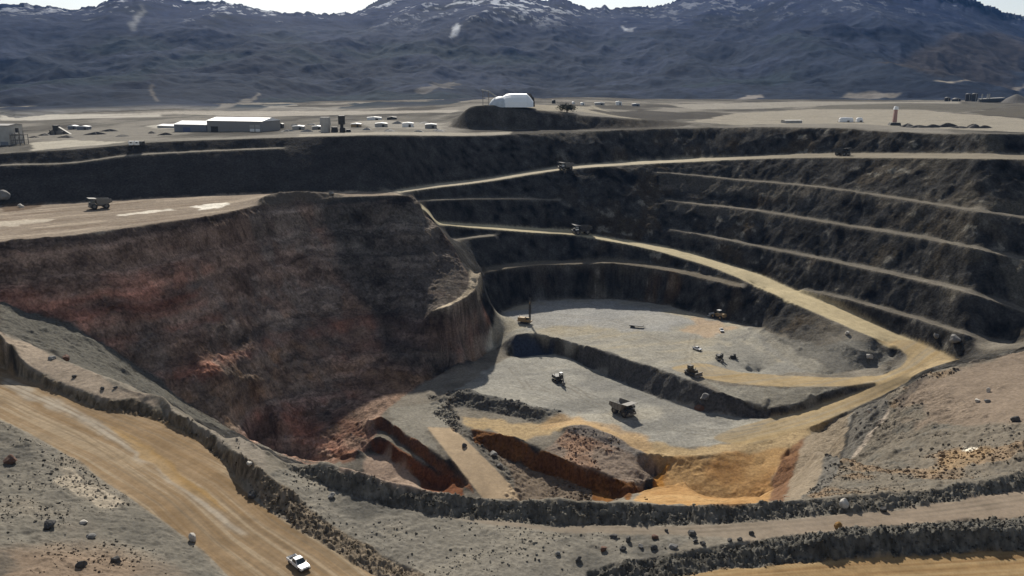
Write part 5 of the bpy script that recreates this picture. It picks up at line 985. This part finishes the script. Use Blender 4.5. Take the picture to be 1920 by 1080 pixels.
for lab, px, py, s_, k, tl in [
    ('black angular boulder at the far edge of the wide tan road', 473, 933, 1.7, 'dark', 1.1), ('pale upright boulder at the near edge of the wide tan road', 361, 1014, 1.5, 'pale', 1.3), ('big dark round boulder on the near hillside at bottom left', 92, 990, 2.2, 'dark', 0.8), ('white flat boulder on the near hillside at bottom left', 157, 981, 1.2, 'pale', 0.6), ('reddish boulder at the left edge above the near hillside', 20, 868, 2.6, 'red', 0.8), ('dark boulder in the lower part of the near hillside', 153, 1062, 1.5, 'dark', 0.8), ('dark boulder low on the near hillside right of its twin', 218, 1052, 1.6, 'dark', 0.8), ('grey flat boulder on the near hillside left of the white one', 170, 1008, 1.6, 'grey', 0.5),
    ('dark brown boulder alone on the pale sandy bench at left', 123, 677, 2.4, 'red', 0.9), ('small dark boulder below the brown one on the sandy bench', 140, 707, 1.2, 'dark', 0.7), ('dark pebble like boulder near the lower edge of the sandy bench', 192, 730, 1.1, 'dark', 0.8), ('dark flat boulder near the right end of the sandy bench', 216, 727, 1.1, 'dark', 0.5), ('grey boulder at the left of the sandy bench', 98, 673, 1.8, 'grey', 0.7),
    ('reddish brown boulder at the foot of the dark step on the lower pit floor', 1311, 769, 3.6, 'red', 0.8), ('light grey boulder on the dark step just above the reddish one', 1322, 748, 4.2, 'grey', 0.7), ('white boulder on the grey slope under the tan haul road', 1632, 773, 2.0, 'pale', 0.9), ('small dark boulder right of the white one on the grey slope', 1641, 766, 1.4, 'dark', 0.8), ('pale boulder on the dark ground inside the hairpin', 1631, 672, 3.2, 'pale', 0.9),
    ('pale jagged boulder on the right wall above the hairpin', 1790, 640, 5.0, 'grey', 0.8), ('smaller pale boulder left of the jagged one above the hairpin', 1755, 632, 3.0, 'grey', 0.8), ('pale upright boulder on the shaded slope under the ramp', 1588, 627, 2.2, 'pale', 1.3), ('dark angular boulder on top of the reddish heap at right', 1905, 790, 2.6, 'dark', 0.8), ('white sliver of rock on the reddish heap at right', 1853, 735, 1.4, 'pale', 1.2), ('pale round boulder on the reddish heap at right', 1850, 754, 1.8, 'grey', 0.8), ('small pale boulder on the reddish heap beside the round one', 1832, 753, 1.6, 'pale', 0.7),
    ('grey boulder pale on top at the lip of the trench beside the tan ramp', 925, 853, 3.2, 'grey', 0.6), ('broken grey boulder below the pale topped one beside the tan ramp', 937, 875, 2.6, 'grey', 0.7), ('dark boulder pile top above the brown cut in the pit bottom', 870, 838, 2.2, 'dark', 0.8), ('pale grey boulder at the plateau edge beside the dark mound', 622, 364, 2.6, 'grey', 0.7), ('dusty pale rock lump at the left edge of the plateau', 6, 372, 6.0, 'grey', 0.9), ('pale rock on the reddish mound at the left edge of the plateau', 40, 389, 3.0, 'pale', 0.8), ('white boulder in the rubble at the left end of the rim bank', 468, 872, 1.3, 'pale', 0.9), ('pale boulder in the grey rubble behind the left end of the rim bank', 622, 932, 1.5, 'grey', 0.7)]:
    boulder(lab, px, py, s_, k, None, tl)

# ------------------------------------------------------------------ rubble: loose stones nobody could count
def rubble(name, label, N, wmask, smin, smax, tone, seed):
    rg_ = np.random.default_rng(seed); area = np.gradient(RR, axis=0)*np.gradient(AA, axis=1)*RR
    wgt = (wmask*area).ravel(); wgt = wgt/wgt.sum(); idx = rg_.choice(len(wgt), N, p=wgt)
    px = GX.ravel()[idx]; py = GY.ravel()[idx]; pz = Z.ravel()[idx]; rr = RR.ravel()[idx]
    jr = (rg_.random(N)-0.5)*0.4; px = px+jr; py = py+(rg_.random(N)-0.5)*0.4
    size = smin*(smax/smin)**(rg_.random(N)**2.6)*np.clip(rr/190, 0.75, 2.6)
    bm = bmesh.new(); bmesh.ops.create_icosphere(bm, subdivisions=1, radius=0.5); bv = np.array([v.co[:] for v in bm.verts]); bf = np.array([[v.index for v in f.verts] for f in bm.faces]); bm.free()
    V = np.empty((N, len(bv), 3), np.float32)
    jit = 1+0.5*(rg_.random((N, len(bv), 1))-0.5); ax = rg_.uniform(0.6, 1.2, (N, 1, 3)); an = rg_.random(N)*6.283
    q_ = bv[None]*jit*ax; c_, s_ = np.cos(an)[:, None], np.sin(an)[:, None]
    V[..., 0] = (q_[..., 0]*c_-q_[..., 1]*s_)*size[:, None]+px[:, None]; V[..., 1] = (q_[..., 0]*s_+q_[..., 1]*c_)*size[:, None]+py[:, None]; V[..., 2] = q_[..., 2]*0.8*size[:, None]+(pz+0.12*size)[:, None]
    Fc = (bf[None]+(np.arange(N)*len(bv))[:, None, None]).reshape(-1, 3); nf = len(Fc)
    me = bpy.data.meshes.new(name); me.vertices.add(N*len(bv)); me.loops.add(nf*3); me.polygons.add(nf); me.vertices.foreach_set('co', V.ravel()); me.loops.foreach_set('vertex_index', Fc.ravel().astype(np.int32)); me.polygons.foreach_set('loop_start', np.arange(0, nf*3, 3, dtype=np.int32)); me.polygons.foreach_set('loop_total', np.full(nf, 3, np.int32)); me.update(calc_edges=True)
    base = COLR.reshape(-1, 3)[idx]; tone_ = rg_.choice([0.45, 0.65, 0.85, 1.0, 1.2, 1.8], N, p=[0.08, 0.2, 0.34, 0.25, 0.1, 0.03])[:, None]*tone
    cc = np.ones((N, len(bv), 4), np.float32); cc[..., :3] = np.clip(base*tone_, 0.01, 0.7)[:, None]; ca = me.color_attributes.new('Col', 'FLOAT_COLOR', 'POINT'); ca.data.foreach_set('color', cc.ravel())
    me.materials.append(M_DIRT); o = bpy.data.objects.new(name, me); COL.objects.link(o); o['kind'] = 'stuff'; tag(o, label, 'rubble'); return o
infov = (np.abs(AA) < math.radians(36)).astype(np.float32)
nearr = infov*(RR < 235)*(RR > 90)
rubble('rubble', 'dark broken stones heaped along the dirt banks of the near pit rim', 9000, nearr*np.clip(bm+b3+0.5*bk, 0, 1), 0.12, 0.8, 0.95, 9)
rubble('rubble', 'loose grey stones strewn over the near pit rim and its banks', 26000, nearr*np.clip(rough+0.02*(1-road), 0, 1)**1.3*np.clip(0.3+2.2*f_mid+0.8*f_sml, 0.0, 2), 0.07, 0.75, 1.0, 3)
rubble('rubble', 'coarse broken stones along the pit ridges and on the heap at right', 5500, infov*(RR > 235)*(RR < 450)*np.clip(rough, 0, 1)*np.clip(0.2+2.2*f_mid, 0.0, 2), 0.16, 1.0, 1.0, 5)
